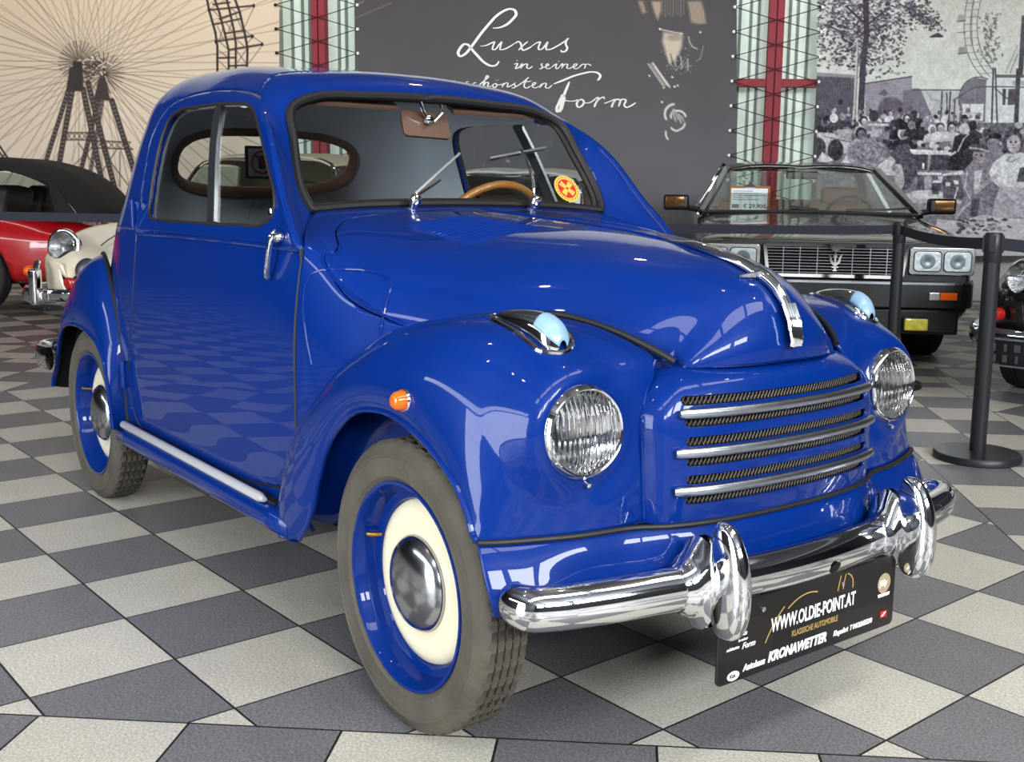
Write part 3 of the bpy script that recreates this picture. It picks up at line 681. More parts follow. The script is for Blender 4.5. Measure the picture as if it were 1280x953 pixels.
    obj('side_lamp_lens', R_(grid(np.array([crv(np.array(le)[:, j], 4) for j in range(14)]).transpose(1, 0, 2))), mat('frosted_blue_lens', lin(132, 166, 194), .3, coat=.2), sl_, smooth=180, solid=.002)
    fb = [(-.03, .006), (.1, .020), (.3, .029), (.55, .035), (.8, .038), (.95, .033), (1.06, .0)]
    base = [(P0[0] + (P1[0] - P0[0]) * t, P0[1] + (P1[1] - P0[1]) * t + w) for t, w in fb] + [(P0[0] + (P1[0] - P0[0]) * t, P0[1] + (P1[1] - P0[1]) * t - w) for t, w in reversed(fb[:-1])]
    base = [(x, y, wing_z(x, y) + .001) for x, y in crv([(a, b, 0) for a, b in base], 3, True)[:, :2]]
    obj('side_lamp_base', R_(tube(base, .0055, 8, True)), CHROME, sl_)

# ---- grille panel with slots
GP = [[(.380,0,.737), (.375,.10,.736), (.365,.17,.735), (.352,.208,.734), (.345,.226,.733), (.325,.240,.730)],
      [(.428,0,.715), (.421,.11,.714), (.404,.19,.712), (.389,.234,.710), (.377,.258,.708), (.350,.280,.704)],
      [(.440,0,.66), (.433,.13,.66), (.416,.224,.66), (.401,.268,.66), (.389,.294,.66), (.355,.316,.66)],
      [(.446,0,.58), (.439,.14,.58), (.423,.236,.58), (.408,.276,.58), (.395,.299,.58), (.360,.320,.58)],
      [(.445,0,.50), (.438,.146,.50), (.422,.240,.50), (.408,.278,.50), (.397,.299,.50), (.362,.318,.50)],
      [(.440,0,.458), (.433,.15,.458), (.417,.240,.458), (.405,.278,.458), (.394,.298,.458), (.362,.315,.458)]]
GP = [r + [(r[-1][0] - .05, r[-1][1] + .004, r[-1][2])] for r in GP]
GPm = loft(GP, 10, 12)
def gx(y, z):
    V = GPm.arr(); d = np.hypot(V[:, 1] - abs(y), V[:, 2] - z); i = np.argsort(d)[:4]; w = 1 / (d[i] + 1e-4); return float((V[i, 0] * w).sum() / w.sum())
SLZ = [.682, .644, .609, .573, .539, .502]
def f_slots(V):
    v = np.full(len(V), 1.0)
    for z in SLZ:
        d = np.hypot(np.maximum(np.abs(V[:, 1]) - .252, 0), V[:, 2] - z) - .0085; v = np.minimum(v, d)
    return v
# refine the panel before cutting the narrow slots
zs = np.unique(np.concatenate([np.linspace(0, 5, 60), np.linspace(.8, 4.6, 300)]))
fine = np.array([crv(GP[i], 12) for i in range(6)]); fine = np.array([crv(fine[:, j], 60) for j in range(fine.shape[1])]).transpose(1, 0, 2)
gpan = clip(grid(fine), f_slots)
gp = obj('grille_panel', mirror(gpan, True), PAINT, CAR, smooth=60, solid=.006)
gm_ = M()
for z in SLZ:
    ys = np.linspace(-.262, .262, 61)
    for k in range(60):
        for a, b in ((-.009, .009), (.009, -.009)):
            p0 = (gx(ys[k], z) - .012, ys[k], z + a); p1 = (gx(ys[k+1], z) - .012, ys[k+1], z + b); gm_.join(tube([p0, p1], .0009, 3, cap=False))
obj('grille_mesh', gm_, mat('dull_wire', lin(95, 88, 80), .5, .6), gp, smooth=0)
bk = M(); bk.join(grid(np.array([[(gx(y, z) - .03, y, z) for y in np.linspace(-.275, .275, 20)] for z in (.70, .60, .475)])))
obj('grille_backing', bk, DARK, gp, smooth=0)
for z, ye in ((.661, .273), (.591, .285), (.521, .287)):
    pth = [(gx(y, z) + .009, y, z) for y in np.linspace(-ye + .009, ye - .009, 41)]; pth = [(pth[0][0] - .004, -ye, z)] + pth + [(pth[0][0] - .004, ye, z)]
    prof = [(.0095 * math.cos(a), .008 * math.sin(a)) for a in np.linspace(0, 2*math.pi, 14, endpoint=False)]
    obj('grille_bar', sweep(pth, prof, up=(0, 0, 1), scale=[.75] + [1] * 41 + [.75]), BRUSHED, CAR)
# ---- front apron under the trim line
AP = []
tx = [(.436,0), (.429,.15), (.414,.24), (.398,.29), (.372,.34), (.348,.46), (.321,.54), (.296,.598), (.281,.622)]
for dz, dx, dy in ((.453, 0, 0), (.435, .010, .004), (.40, .018, .006), (.365, .022, .004), (.345, .018, 0), (.330, .0, -.006)):
    AP.append([(x + dx + (.45 - dz) * (.28 if y > .5 else .06) * (y > .3), y + dy * (y > .4), dz) for x, y in tx])
ap = loft(AP, 6, 6)
obj('front_apron', mirror(ap, True), PAINT, CAR, smooth=60, solid=.008)
tl_ = crv([(x + .004, y, .4555) for x, y in tx], 6); tl2 = [tuple(p) for p in tl_]; tl2 = [(p[0], -p[1], p[2]) for p in reversed(tl2[1:])] + tl2
obj('apron_piping', tube(tl2, .0055, 8), RUBBER, CAR)
# ---- chrome bonnet strip and handle
def hz(x): return float(np.interp(x, [-.2, 0, .16, .28, .365, .412, .416], [.976, .960, .936, .909, .870, .802, .735]))
stp = [(.05, 0, hz(.05)), (.12, 0, hz(.12) + .003), (.16, 0, hz(.16) + .007), (.22, 0, .931), (.28, 0, .918), (.33, 0, .899)]
st_ = tube(crv(stp, 6), .011, 10, scale=np.interp(np.linspace(0, 1, 31), [0, .3, 1], [.25, .8, 1.15]), flat=1.3)
orn = obj('bonnet_strip', st_, CHROME, CAR)
wg = M(); wg.join(tube([(.325, -.045, .893), (.342, -.02, .897), (.347, 0, .900), (.342, .02, .897), (.325, .045, .893)], .0065, 8, scale=[.5, 1, 1.3, 1, .5]))
wg.join(tube(crv([(.33, 0, .899), (.362, 0, .886), (.389, 0, .864), (.408, 0, .840)], 5), .012, 10, scale=np.interp(np.linspace(0, 1, 16), [0, 1], [1.3, .75])))
obj('bonnet_spear', wg, CHROME, orn)
hd = M()
for k in range(-2, 3): hd.join(tube([(.412, k * .0062, .845), (.428, k * .0066, .815), (.437, k * .0058, .778), (.434, k * .0052, .768)], .0052, 8))
obj('bonnet_handle', hd, CHROME, orn)

# ---- front bumper, overriders, show plate
bp_half = [(.348, .570), (.372, .592), (.400, .588), (.420, .556), (.444, .478), (.468, .36), (.492, .22), (.506, .10), (.510, 0)]
bp_pts = [(x, -y) for x, y in bp_half] + [(x, y) for x, y in reversed(bp_half[:-1])]
bpath = crv([(x - .012, y, .364) for x, y in bp_pts], 8)
prof = [(.040 * math.sin(a), (.036 if math.cos(a) > 0 else .012) * math.cos(a)) for a in np.linspace(0, 2*math.pi, 24, endpoint=False)]
bsc = np.interp(np.linspace(0, 1, len(bpath)), [0, .02, .06, .12, .88, .94, .98, 1], [.55, .8, .95, 1, 1, .95, .8, .55])
bump_ = obj('front_bumper', sweep(bpath, prof, up=(0, 0, 1), scale=bsc), CHROME, CAR, smooth=70)
for sg in (-1, 1):
    ov = []
    for z, xf_, xb_, w in ((.283, .546, .530, .003), (.287, .558, .520, .011), (.300, .572, .510, .0165), (.33, .583, .503, .0205), (.365, .586, .500, .0215), (.40, .584, .500, .021), (.44, .574, .500, .019), (.470, .558, .502, .015), (.486, .542, .508, .009), (.490, .531, .518, .003)):
        xc, xr = (xf_ + xb_) / 2, (xf_ - xb_) / 2; row = []
        for a in np.linspace(0, 2*math.pi, 28, endpoint=False):
            ca, sa = math.cos(a), math.sin(a); row.append((xc + xr * np.sign(ca) * abs(ca) ** .8, sg * .272 + w * np.sign(sa) * abs(sa) ** .8, z))
        ov.append(row)
    om = grid(np.array([crv(np.array(ov)[:, j], 4) for j in range(28)]).transpose(1, 0, 2), cv=True); om.f.append(tuple(range(28))); om.f.append(tuple(reversed(range(len(om.v) - 28, len(om.v)))))
    ovr = obj('overrider', om, CHROME, CAR, smooth=70)
    cm = M()
    for s2 in (-1, 1):
        cl = []
        for d, rx, rz in ((.008, .050, .086), (.016, .046, .074), (.026, .042, .060), (.038, .040, .050), (.050, .0375, .0440), (.058, .0362, .0425)):
            cl.append([(float(np.interp(.272 + s2 * sg * d, [.1, .22, .36, .478], [.506, .492, .468, .444])) - .009 + rx * math.cos(a), sg * .272 + s2 * d, .368 - .006 * (d > .03) + rz * math.sin(a)) for a in np.linspace(0, 2*math.pi, 26, endpoint=False)])
        gc = grid(np.array([crv(np.array(cl)[:, j], 3) for j in range(26)]).transpose(1, 0, 2), cv=True); gc.f.append(tuple(range(len(gc.v) - 26, len(gc.v)))); cm.join(gc)
    obj('overrider_collar', cm, CHROME, ovr, smooth=70)
    obj('bumper_bracket', box((.42, sg * .30, .365), (.12, .05, .03), .004), BLACKPLASTIC, CAR, smooth=0)
hole = obj('crank_hole', revolve([(0, .002), (.014, .0)], (.5325, .03, .350), (1, 0, -.40), 20), DARK, CAR)
PX = .503
pl = obj('show_plate', prism(rrect(.52, .150, .012), (PX, 0, .252), (0, 1, 0), (0, 0, 1), .006), mat('plate_black', lin(22, 18, 19), .35, coat=.2, noise=(5, .3)), CAR, smooth=0, bevel=.0015)
pl['label'] = 'black show plate with white web address'
F_ = PX + .0064
def ptext(s, y, z, size, m, **kw): return text_mesh(s, size, (F_, y, z), (0, 1, 0), (0, 0, 1), depth=.0004, **kw)
GOLDP = mat('plate_gold', lin(176, 150, 88), .4)
obj('web_address_lettering', ptext('WWW.OLDIE-POINT.AT', -.120, .249, .038, WHITE, sx=.60, off=.0008), WHITE, pl, smooth=0)
obj('dealer_name_lettering', ptext('KRONAWETTER', -.125, .192, .0265, WHITE, sx=.86, off=.0012, shear=.25), WHITE, pl, smooth=0)
obj('small_lettering', ptext('Autohaus', -.192, .192, .0175, WHITE, sx=.86, off=.0006, shear=.25), WHITE, pl, smooth=0)
obj('address_lettering', ptext('Klagenfurt  T 0463/2655290', .066, .196, .0145, WHITE, sx=.74, off=.0005, shear=.2), WHITE, pl, smooth=0)
for tx__, y, z, sz in (('Luxus', -.215, .262, .012), ('in seiner', -.208, .252, .007), ('sch\u00f6nsten', -.238, .240, .008), ('Form', -.198, .236, .016)): obj('script_lettering', ptext(tx__, y, z, sz, WHITE, shear=.35, off=.0002), WHITE, pl, smooth=0)
ov_ = obj('oval_mark', prism([(.016*math.cos(2*math.pi*i/24), .009*math.sin(2*math.pi*i/24)) for i in range(24)], (F_, -.218, .190), (0, 1, 0), (0, 0, 1), .0005), WHITE, pl, smooth=0)
kt = ptext('KIA', -.2275, .1868, .0095, WHITE, off=.0002); kt.map(lambda p: (p[0] + .0008, p[1], p[2])); obj('oval_mark_lettering', kt, mat('plate_black'), ov_, smooth=0)
obj('tagline_lettering', ptext('KLASSISCHE AUTOMOBILE', -.06, .226, .0165, mat('plate_gold', lin(176, 150, 88), .4), sx=.70, off=.0001), GOLDP, pl, smooth=0)
obj('round_mark', prism(circ(.021), (F_, .222, .272), (0, 1, 0), (0, 0, 1), .0004), mat('round_mark_gold', lin(168, 150, 120), .4), pl, smooth=0)
for (p0, p1, p2) in (((-.135, .232), (-.11, .268), (-.085, .292)), ((-.075, .285), (-.03, .303), (.01, .300)), ((.072, .288), (.076, .305), (.08, .318)), ((.088, .288), (.091, .305), (.095, .318)), ((.118, .285), (.116, .305), (.10, .318))):
    a = crv([(F_ + .0003, *p0), (F_ + .0003, *p1), (F_ + .0003, *p2)], 6); obj('gold_line', sweep(a, [(.0013, .0002), (-.0013, .0002), (-.0013, -.0002), (.0013, -.0002)], up=(0, .6, .8)), GOLDP, pl, smooth=0)
jt = text_mesh('j\u00fcly', .018, (F_ + .001, .206, .268), (0, 1, 0), (0, 0, 1), depth=.0004, off=.0005); jt.join(prism([(-.018, -.004), (.018, -.004), (.02, .003), (-.02, .003)], (F_ + .0006, .222, .248), (0, 1, 0), (0, 0, 1), .0004)); obj('plate_round_mark', jt, WHITE, pl, smooth=0)
rd = obj('plate_red_mark', prism([(-.011, -.007), (.011, -.007), (.011, .007), (-.011, .007)], (F_, .226, .205), (0, 1, 0), (0, 0, 1), .0005), mat('sticker_red'), pl, smooth=0)
obj('plate_flag_mark', prism([(-.008, -.004), (-.002, -.004), (.008, .004), (.002, .004), ], (F_ + .0006, .226, .205), (0, 1, 0), (0, 0, 1), .0004), WHITE, rd, smooth=0)
for y in (-.145, .085): obj('plate_screw', revolve([(0, .004), (.005, .003), (.005, 0)], (PX + .006, y, .300), (1, 0, 0), 12), CHROME, pl)

# ---- running boards with bright strip
for sgn in (-1, 1):
    R_ = rot_yz(sgn); rb = []
    for x, dz in ((-1.72, -.010), (-1.4, -.007), (-1.0, -.003), (-.46, .002)):
        rb.append([(x, .53, .318 + dz), (x, .58, .315 + dz), (x, .615, .312 + dz), (x, .632, .306 + dz), (x, .638, .296 + dz), (x, .637, .27 + dz), (x, .628, .258 + dz), (x, .60, .256 + dz)])
    b_ = obj('running_board', R_(loft(rb, 4, 5)), PAINT, CAR, smooth=60, solid=.006)
    obj('running_board_rubber', R_(sweep([(-1.70, .594, .3065), (-1.2, .594, .311), (-.57, .594, .318)], [(.003, .022), (-.003, .022), (-.003, -.022), (.003, -.022)], up=(0, 0, 1))), RUBBER, b_, smooth=0)
    obj('running_board_strip', R_(tube([(-1.70, .622, .3105), (-1.69, .622, .311), (-1.2, .622, .3155), (-.64, .622, .321), (-.615, .622, .321)], .012, 12, scale=[.5, 1, 1, 1, .5])), mat('bright_trim', (.82, .83, .85), .32, .55), b_)
# ---- rear wings
RWg = [
 [(-1.745,.586,.285), (-1.738,.612,.287), (-1.728,.634,.290), (-1.722,.645,.295)],
 [(-1.745,.590,.380), (-1.744,.614,.376), (-1.744,.635,.370), (-1.744,.645,.364)],
 [(-1.743,.592,.500), (-1.747,.617,.482), (-1.753,.637,.455), (-1.758,.646,.435)],
 [(-1.768,.592,.600), (-1.771,.618,.575), (-1.776,.640,.535), (-1.782,.648,.503)],
 [(-1.812,.590,.680), (-1.818,.620,.645), (-1.828,.642,.590), (-1.839,.648,.547)],
 [(-1.877,.582,.752), (-1.884,.618,.712), (-1.900,.644,.635), (-1.918,.649,.573)],
 [(-1.964,.568,.806), (-1.975,.612,.765), (-2.010,.644,.675), (-2.051,.649,.585)],
 [(-2.060,.548,.822), (-2.070,.603,.785), (-2.110,.640,.682), (-2.160,.648,.578)],
 [(-2.170,.520,.805), (-2.180,.590,.765), (-2.215,.634,.660), (-2.267,.645,.552)],
 [(-2.270,.480,.755), (-2.285,.570,.715), (-2.310,.625,.610), (-2.342,.641,.495)],
 [(-2.355,.440,.680), (-2.375,.545,.635), (-2.388,.615,.540), (-2.376,.638,.458)],
 [(-2.430,.410,.560), (-2.455,.530,.520), (-2.458,.605,.450), (-2.430,.635,.390)],
 [(-2.470,.400,.420), (-2.510,.530,.400), (-2.508,.605,.370), (-2.475,.635,.345)],
 [(-2.490,.400,.290), (-2.530,.530,.295), (-2.523,.605,.305), (-2.487,.635,.315)]]
RWm = loft(RWg, 6, 8); UNDER = mat('dark_wing_inside', lin(20, 21, 26), .8)  # near-black inner faces of the rear wings
for sgn in (-1, 1):
    R_ = rot_yz(sgn)
    rw = obj('rear_wing', R_(RWm), [PAINT, UNDER], CAR, smooth=70, solid=.010); rw.modifiers['solid'].material_offset = 1; rw.modifiers['solid'].material_offset_rim = 0
    obj('wing_lip', R_(tube(crv([r[-1] for r in RWg], 6), .006, 8)), PAINT, rw)
    obj('rear_wing_piping', R_(tube([(p[0] + .004, p[1] + .006, p[2]) for p in crv([r[0] for r in RWg[:10]], 6)], .007, 8)), RUBBER, CAR)
    ib = M(); ib.join(revolve([(.345, -.01), (.345, -.26)], (-2.06, .60, .28), (0, 1, 0), 40)); ib.f = ib.f[:-2]
    obj('wheel_tub', R_(clip(ib, lambda V: V[:, 2] - .36)), DARK, CAR)
rbp = crv([(-2.37, -.668, .435), (-2.46, -.676, .435), (-2.56, -.650, .435), (-2.64, -.52, .435), (-2.67, -.30, .435), (-2.68, 0, .435), (-2.67, .30, .435), (-2.64, .52, .435), (-2.56, .650, .435), (-2.46, .676, .435), (-2.37, .668, .435)], 6)
obj('rear_bumper', sweep(rbp, [(.042 * math.sin(a), .016 * math.cos(a)) for a in np.linspace(0, 2*math.pi, 18, endpoint=False)], up=(0, 0, 1)), CHROME, CAR, smooth=70)

# ---- wheels
def tyre_mesh(r=.288, w=.112, rim=.203):
    h = w / 2; pr = [(rim, -h * .72), (rim + .006, -h * .86), (rim + .012, -h * .93), (rim + .0135, -h * .96), (rim + .0155, -h * .96), (rim + .017, -h * .95), (rim + .035, -h * 1.02), (r - .034, -h * 1.0), (r - .032, -h * 1.03), (r - .029, -h * 1.03), (r - .027, -h * .98), (r - .012, -h * .88), (r - .004, -h * .76)]
    pr_side = list(pr); gr = []
    n = 5
    for k in range(n):   # tread ribs
        a = -h * .74 + k * (h * 1.48) / n; b = a + h * 1.48 / n
        gr += [(r, a + .001), (r, b - .0035), (r - .006, b - .0032), (r - .006, b)]
    pr += gr[:-2] + [(r - p[0] + p[0] if False else p[0], -p[1]) for p in reversed(pr_side)]
    seg = 180; R = []
    for i, (rr, hh) in enumerate(pr):
        row = []
        for j in range(seg):
            a = 2 * math.pi * j / seg; r2 = rr
            if rr >= r - 1e-6 and (j + (i % 2) * 2) % 4 == 0: r2 = rr - .005
            row.append((r2 * math.sin(a), hh, r2 * math.cos(a)))
        R.append(row)
    return grid(np.array(R), cv=True)
TY = tyre_mesh()
RIMm = revolve([(.2045, .040), (.2075, .046), (.206, .050), (.200, .050), (.194, .042), (.190, .020), (.186, .006), (.168, .004), (.160, -.012), (.158, -.03), (.10, -.03)], (0, 0, 0), (0, 1, 0), 72); RIMm.f = RIMm.f[:-2]
DISC = revolve([(.164, -.014), (.165, -.006), (.160, .004), (.145, .010), (.125, .011), (.105, .006), (.098, .010), (.09, .012), (0, .012)], (0, 0, 0), (0, 1, 0), 64)
CAP = revolve([(.094, .010), (.096, .014), (.094, .020), (.085, .030), (.065, .040), (.040, .046), (.02, .048), (0, .0485)], (0, 0, 0), (0, 1, 0), 56)
VALVE = tube([(-.165, .004, .055), (-.168, .028, .058), (-.17, .036, .06)], .0045, 8)
wheels = []
for (wx, wy, sgn) in ((0, -.557, -1), (0, .557, 1), (-2.03, -.573, -1), (-2.03, .573, 1)):
    e = bpy.data.objects.new('wheel', None); COL.objects.link(e); e.parent = CAR; e.location = (wx, wy, .288); e.empty_display_size = .1
    R_ = (lambda m: m.copy()) if sgn > 0 else (lambda m: mirror(m))
    obj('tyre', R_(TY), TYRE, e, smooth=35); obj('rim', R_(RIMm), PAINT, e, smooth=35); obj('wheel_disc', R_(DISC), CREAM, e, smooth=50)
    obj('hub_cap', R_(CAP), mat('worn_chrome', lin(178, 180, 184), .18, 1.0, noise=(18, .18), bump=(30, .08)), e, smooth=60); obj('valve', R_(VALVE), mat('brass', lin(190, 150, 70), .3, 1.0), e)
    wheels.append(e)
for x in (0, -2.03): obj('axle', tube([(x, -.5, .288), (x, .5, .288)], .03, 10), DARK, CAR)
# ================================================================== BACK WALL: prints laced to red steel columns
class Paint:
    """a flat print: colours worked out on a lattice of the print's own layout units"""
    def __init__(s, u0, u1, v0, v1, step, base):
        s.u = np.arange(u0, u1 + 1e-6, (u1 - u0) / round((u1 - u0) / step)); s.v = np.arange(v0, v1 + 1e-6, (v1 - v0) / round((v1 - v0) / step))
        s.U, s.V = np.meshgrid(s.u, s.v); s.c = np.zeros(s.U.shape + (3,)) + np.array(base, float); s.st = step
    def _box(s, a, b, c, d, m=2):
        i0, i1 = np.searchsorted(s.v, [b - m, d + m]); j0, j1 = np.searchsorted(s.u, [a - m, c + m]); return slice(i0, i1), slice(j0, j1)
    def _put(s, sl, w, col): s.c[sl] = s.c[sl] * (1 - w[..., None]) + np.array(col, float) * w[..., None]
    def line(s, pts, w, col, a=1.0):
        for p, q in zip(pts[:-1], pts[1:]):
            sl = s._box(min(p[0], q[0]), min(p[1], q[1]), max(p[0], q[0]), max(p[1], q[1]), w + 1); U, V = s.U[sl], s.V[sl]
            if U.size == 0: continue
            d = np.array(q, float) - p; t = np.clip(((U - p[0]) * d[0] + (V - p[1]) * d[1]) / max(d @ d, 1e-9), 0, 1)
            D = np.hypot(U - p[0] - t * d[0], V - p[1] - t * d[1]); s._put(sl, a * np.clip((w / 2 - D) / s.st + .5, 0, 1), col)
    def poly(s, pts, col, a=1.0, soft=1.0):
        p = np.array(pts, float); sl = s._box(*p.min(0), *p.max(0)); U, V = s.U[sl], s.V[sl]
        if U.size == 0: return
        D = sdpoly(np.stack([U.ravel(), V.ravel()], 1), p).reshape(U.shape); s._put(sl, a * np.clip(D / (s.st * soft) + .5, 0, 1), col)
    def ell(s, cx, cy, rx, ry, col, a=1.0, rot=0.0, soft=.15):
        R = max(rx, ry); sl = s._box(cx - R, cy - R, cx + R, cy + R); U, V = s.U[sl] - cx, s.V[sl] - cy
        if U.size == 0: return
        c, n = math.cos(rot), math.sin(rot); D = np.hypot((U * c + V * n) / rx, (-U * n + V * c) / ry); s._put(sl, a * np.clip((1 - D) / soft + .5, 0, 1), col)
    def noise(s, scale, seed=1, octs=3):
        rs = np.random.RandomState(seed); out = 0; amp = 1; tot = 0
        for o in range(octs):
            g = rs.rand(int((s.v[-1] - s.v[0]) / scale) + 3, int((s.u[-1] - s.u[0]) / scale) + 3); y = (s.V - s.v[0]) / scale; x = (s.U - s.u[0]) / scale
            i, j = y.astype(int), x.astype(int); fy, fx = y - i, x - j; fy = fy*fy*(3-2*fy); fx = fx*fx*(3-2*fx)
            out = out + amp * ((g[i, j] * (1-fx) + g[i, j+1] * fx) * (1-fy) + (g[i+1, j] * (1-fx) + g[i+1, j+1] * fx) * fy); tot += amp; amp *= .55; scale /= 2
        return out / tot
    def build(s, name, off, parent, material):
        n, m = s.U.shape; k = np.array([(640 + PPX * 0, 0)]); 
        ok = [wall_sz(u, v) for u, v in ((s.u[0], s.v[0]), (s.u[-1], s.v[0]), (s.u[-1], s.v[-1]), (s.u[0], s.v[-1]))]
        # bilinear spread of the layout over the hanging sheet
        a = ((s.U - s.u[0]) / (s.u[-1] - s.u[0]))[..., None]; b = ((s.V - s.v[0]) / (s.v[-1] - s.v[0]))[..., None]; q = [np.array(x) for x in ok]
        SZ = (q[0] * (1-a) + q[1] * a) * (1-b) + (q[3] * (1-a) + q[2] * a) * b
        P = WALL_O + WT * SZ[..., :1] + WN * off; P[..., 2] += SZ[..., 1]
        idx = np.arange(n * m).reshape(n, m); F = np.stack([idx[:-1, :-1], idx[1:, :-1], idx[1:, 1:], idx[:-1, 1:]], -1).reshape(-1, 4)
        me = bpy.data.meshes.new(name); me.vertices.add(n * m); me.vertices.foreach_set('co', P.reshape(-1)); me.loops.add(F.size); me.loops.foreach_set('vertex_index', F.reshape(-1).astype(np.int32))
        me.polygons.add(len(F)); me.polygons.foreach_set('loop_start', np.arange(0, F.size, 4, dtype=np.int32)); me.update(calc_edges=True)
        at = me.color_attributes.new('ink', 'FLOAT_COLOR', 'POINT'); c = np.clip(s.c, 0, 255) / 255; c = np.where(c <= .04045, c / 12.92, ((c + .055) / 1.055) ** 2.4)
        at.data.foreach_set('color', np.concatenate([c, np.ones(c.shape[:2] + (1,))], -1).reshape(-1).astype(np.float32))
        me.materials.append(material); o = bpy.data.objects.new(name, me); COL.objects.link(o); o.parent = parent; return o
def print_material(name, rough=.6):
    m = bpy.data.materials.new(name); m.use_nodes = True; nt = m.node_tree; b = nt.nodes['Principled BSDF']; a = nt.nodes.new('ShaderNodeVertexColor'); a.layer_name = 'ink'
    nt.links.new(a.outputs[0], b.inputs['Base Color']); b.inputs['Roughness'].default_value = rough; b.inputs['Specular IOR Level'].default_value = .2; return m
PRINT = print_material('banner_print')
S_ = lambda sc, ox, oy: (lambda pts: [(ox + x / sc, oy + y / sc) for x, y in pts])
wb = M(); c0, c1 = wp(-9, 0, -.42), wp(9, 0, -.42); wb.add([c0, c1, c1 + np.array((0, 0, HC)), c0 + np.array((0, 0, HC))], [(0, 1, 2, 3)])
struct(obj('wall_back', wb, mat('pale_wall', lin(205, 205, 200), .8), smooth=0))

# ---- print 1: sepia giant wheel
p = Paint(-40, 349, -45, 330, 1.0, (232, 216, 193))
g = np.clip((p.V + 40) / 330, 0, 1)[..., None]; p.c = np.array((222, 200, 172)) * (1 - g) + np.array((236, 222, 205)) * g; p.c += (p.noise(60, 3)[..., None] - .5) * 12
rs = random.Random(3)
for (hx_, hy_, n, ph) in ((101, 74, 62, .02), (131, 88, 50, .07)):
    for k in range(n):
        a = ph + 2 * math.pi * k / n + rs.uniform(-.03, .03); r0 = rs.uniform(4, 14); col = (150 + rs.randint(-25, 25),) ; v = col[0]
        p.line([(hx_ + r0 * math.cos(a), hy_ + r0 * math.sin(a)), (hx_ + 420 * math.cos(a + rs.uniform(-.02, .02)), hy_ + 420 * math.sin(a))], 1.0, (v, v - 14, v - 32), .75)
        if k % 2: p.line([(hx_ + 4 * math.cos(a), hy_ + 4 * math.sin(a)), (hx_ + 26 * math.cos(a), hy_ + 26 * math.sin(a))], 1.5, (70, 58, 54), .7)
for k in range(60):
    a = rs.uniform(0, 6.28); r = rs.uniform(3, 20); cx, cy = (118 + rs.uniform(-14, 18), 80 + rs.uniform(-10, 12)); p.line([(cx, cy), (cx + r * .4 * math.cos(a), cy + r * .4 * math.sin(a))], 1.4, (60, 50, 48) if k % 3 else (240, 228, 212), .9)
Z = S_(6.355, 0, 0); DK = (72, 64, 62)
def lattice(a0, a1, b0, b1, n, w, col=DK):
    """two rails with cross bracing between them"""
    p.line([a0, a1], w, col); p.line([b0, b1], w, col)
    for k in range(n):
        t0, t1 = k / n, (k + 1) / n; A = lambda t: (a0[0] + (a1[0] - a0[0]) * t, a0[1] + (a1[1] - a0[1]) * t); B = lambda t: (b0[0] + (b1[0] - b0[0]) * t, b0[1] + (b1[1] - b0[1]) * t)
        p.line([A(t0), B(t1)], 1.0, col, .8); p.line([B(t0), A(t1)], 1.0, col, .8)
def leg(a, b, w, shade=DK):
    p.line([a, b], w, shade); d = np.array(b, float) - a; L = np.hypot(*d); nrm = np.array((-d[1], d[0])) / L
    for k in range(int(L / 5)):
        q = np.array(a) + d * (k + .5) / int(L / 5); p.line([tuple(q - nrm * w * .2), tuple(q + nrm * w * .2)], 1.3, (190, 175, 162), .55)
# back tower then front tower
p.poly(Z([(800, 590), (850, 590), (890, 775), (755, 775)]), DK)
leg((125, 122), (100, 222), 6); leg((142, 122), (182, 250), 7); leg((130, 122), (112, 230), 5, (96, 86, 82))
p.poly(Z([(565, 510), (670, 510), (675, 700), (535, 700)]), (64, 58, 57)); p.poly(Z([(590, 465), (665, 465), (665, 515), (590, 515)]), (60, 54, 52))
leg((87, 110), (52, 220), 6); leg((92, 110), (72, 222), 7); leg((106, 108), (132, 236), 7); leg((112, 100), (150, 250), 7)
lattice((80, 162), (116, 162), (78, 171), (118, 171), 6, 1.6); lattice((116, 172), (165, 174), (116, 181), (168, 183), 7, 1.6)
for (a, b) in (((118, 180), (85, 212)), ((100, 175), (128, 215)), ((130, 185), (165, 232)), ((150, 180), (120, 226)), ((152, 186), (152, 230)), ((112, 180), (102, 215))): p.line([a, b], 1.4, DK, .8)
# rim lattice at the top right
Z = S_(7.944, 200, 0); rails = [Z([(470, -60), (500, 90), (560, 300), (580, 440), (580, 680)]), Z([(540, -60), (600, 110), (650, 300), (690, 470), (690, 680)]), Z([(660, -60), (700, 90), (740, 270), (760, 400), (760, 680)]), Z([(745, -40), (800, 110), (850, 320), (875, 460), (868, 680)])]
for r, w in zip(rails, (2.8, 2.6, 2.6, 2.8)): p.line(r, w, (52, 44, 42))
for a, b in (((490, 85), (940, 40)), ((540, 225), (800, 170)), ((560, 390), (930, 335)), ((690, 470), (1020, 415)), ((600, 170), (800, 100)), ((580, 550), (760, 545)), ((690, 628), (870, 620)), ((660, 310), (850, 280)), ((540, 30), (700, 10))): p.line(Z([a, b]), 2.2, (52, 44, 42))
for a, b in (((540, 90), (620, 170)), ((700, 60), (770, 110)), ((600, 390), (700, 480)), ((580, 240), (640, 370)), ((640, 240), (600, 370)), ((660, 200), (730, 300)), ((730, 180), (690, 290)), ((770, 480), (860, 600)), ((860, 470), (780, 590)), ((600, 480), (680, 540)), ((780, 380), (860, 450)), ((760, 130), (820, 270)), ((600, 580), (680, 660))): p.line(Z([a, b]), 1.1, (90, 78, 72), .8)
for a, b in (((940, 50), (850, 240)), ((860, 290), (1010, 400)), ((920, 350), (880, 400)), ((1020, 425), (890, 600))): p.line(Z([a, b]), 1.0, (110, 96, 88), .9)
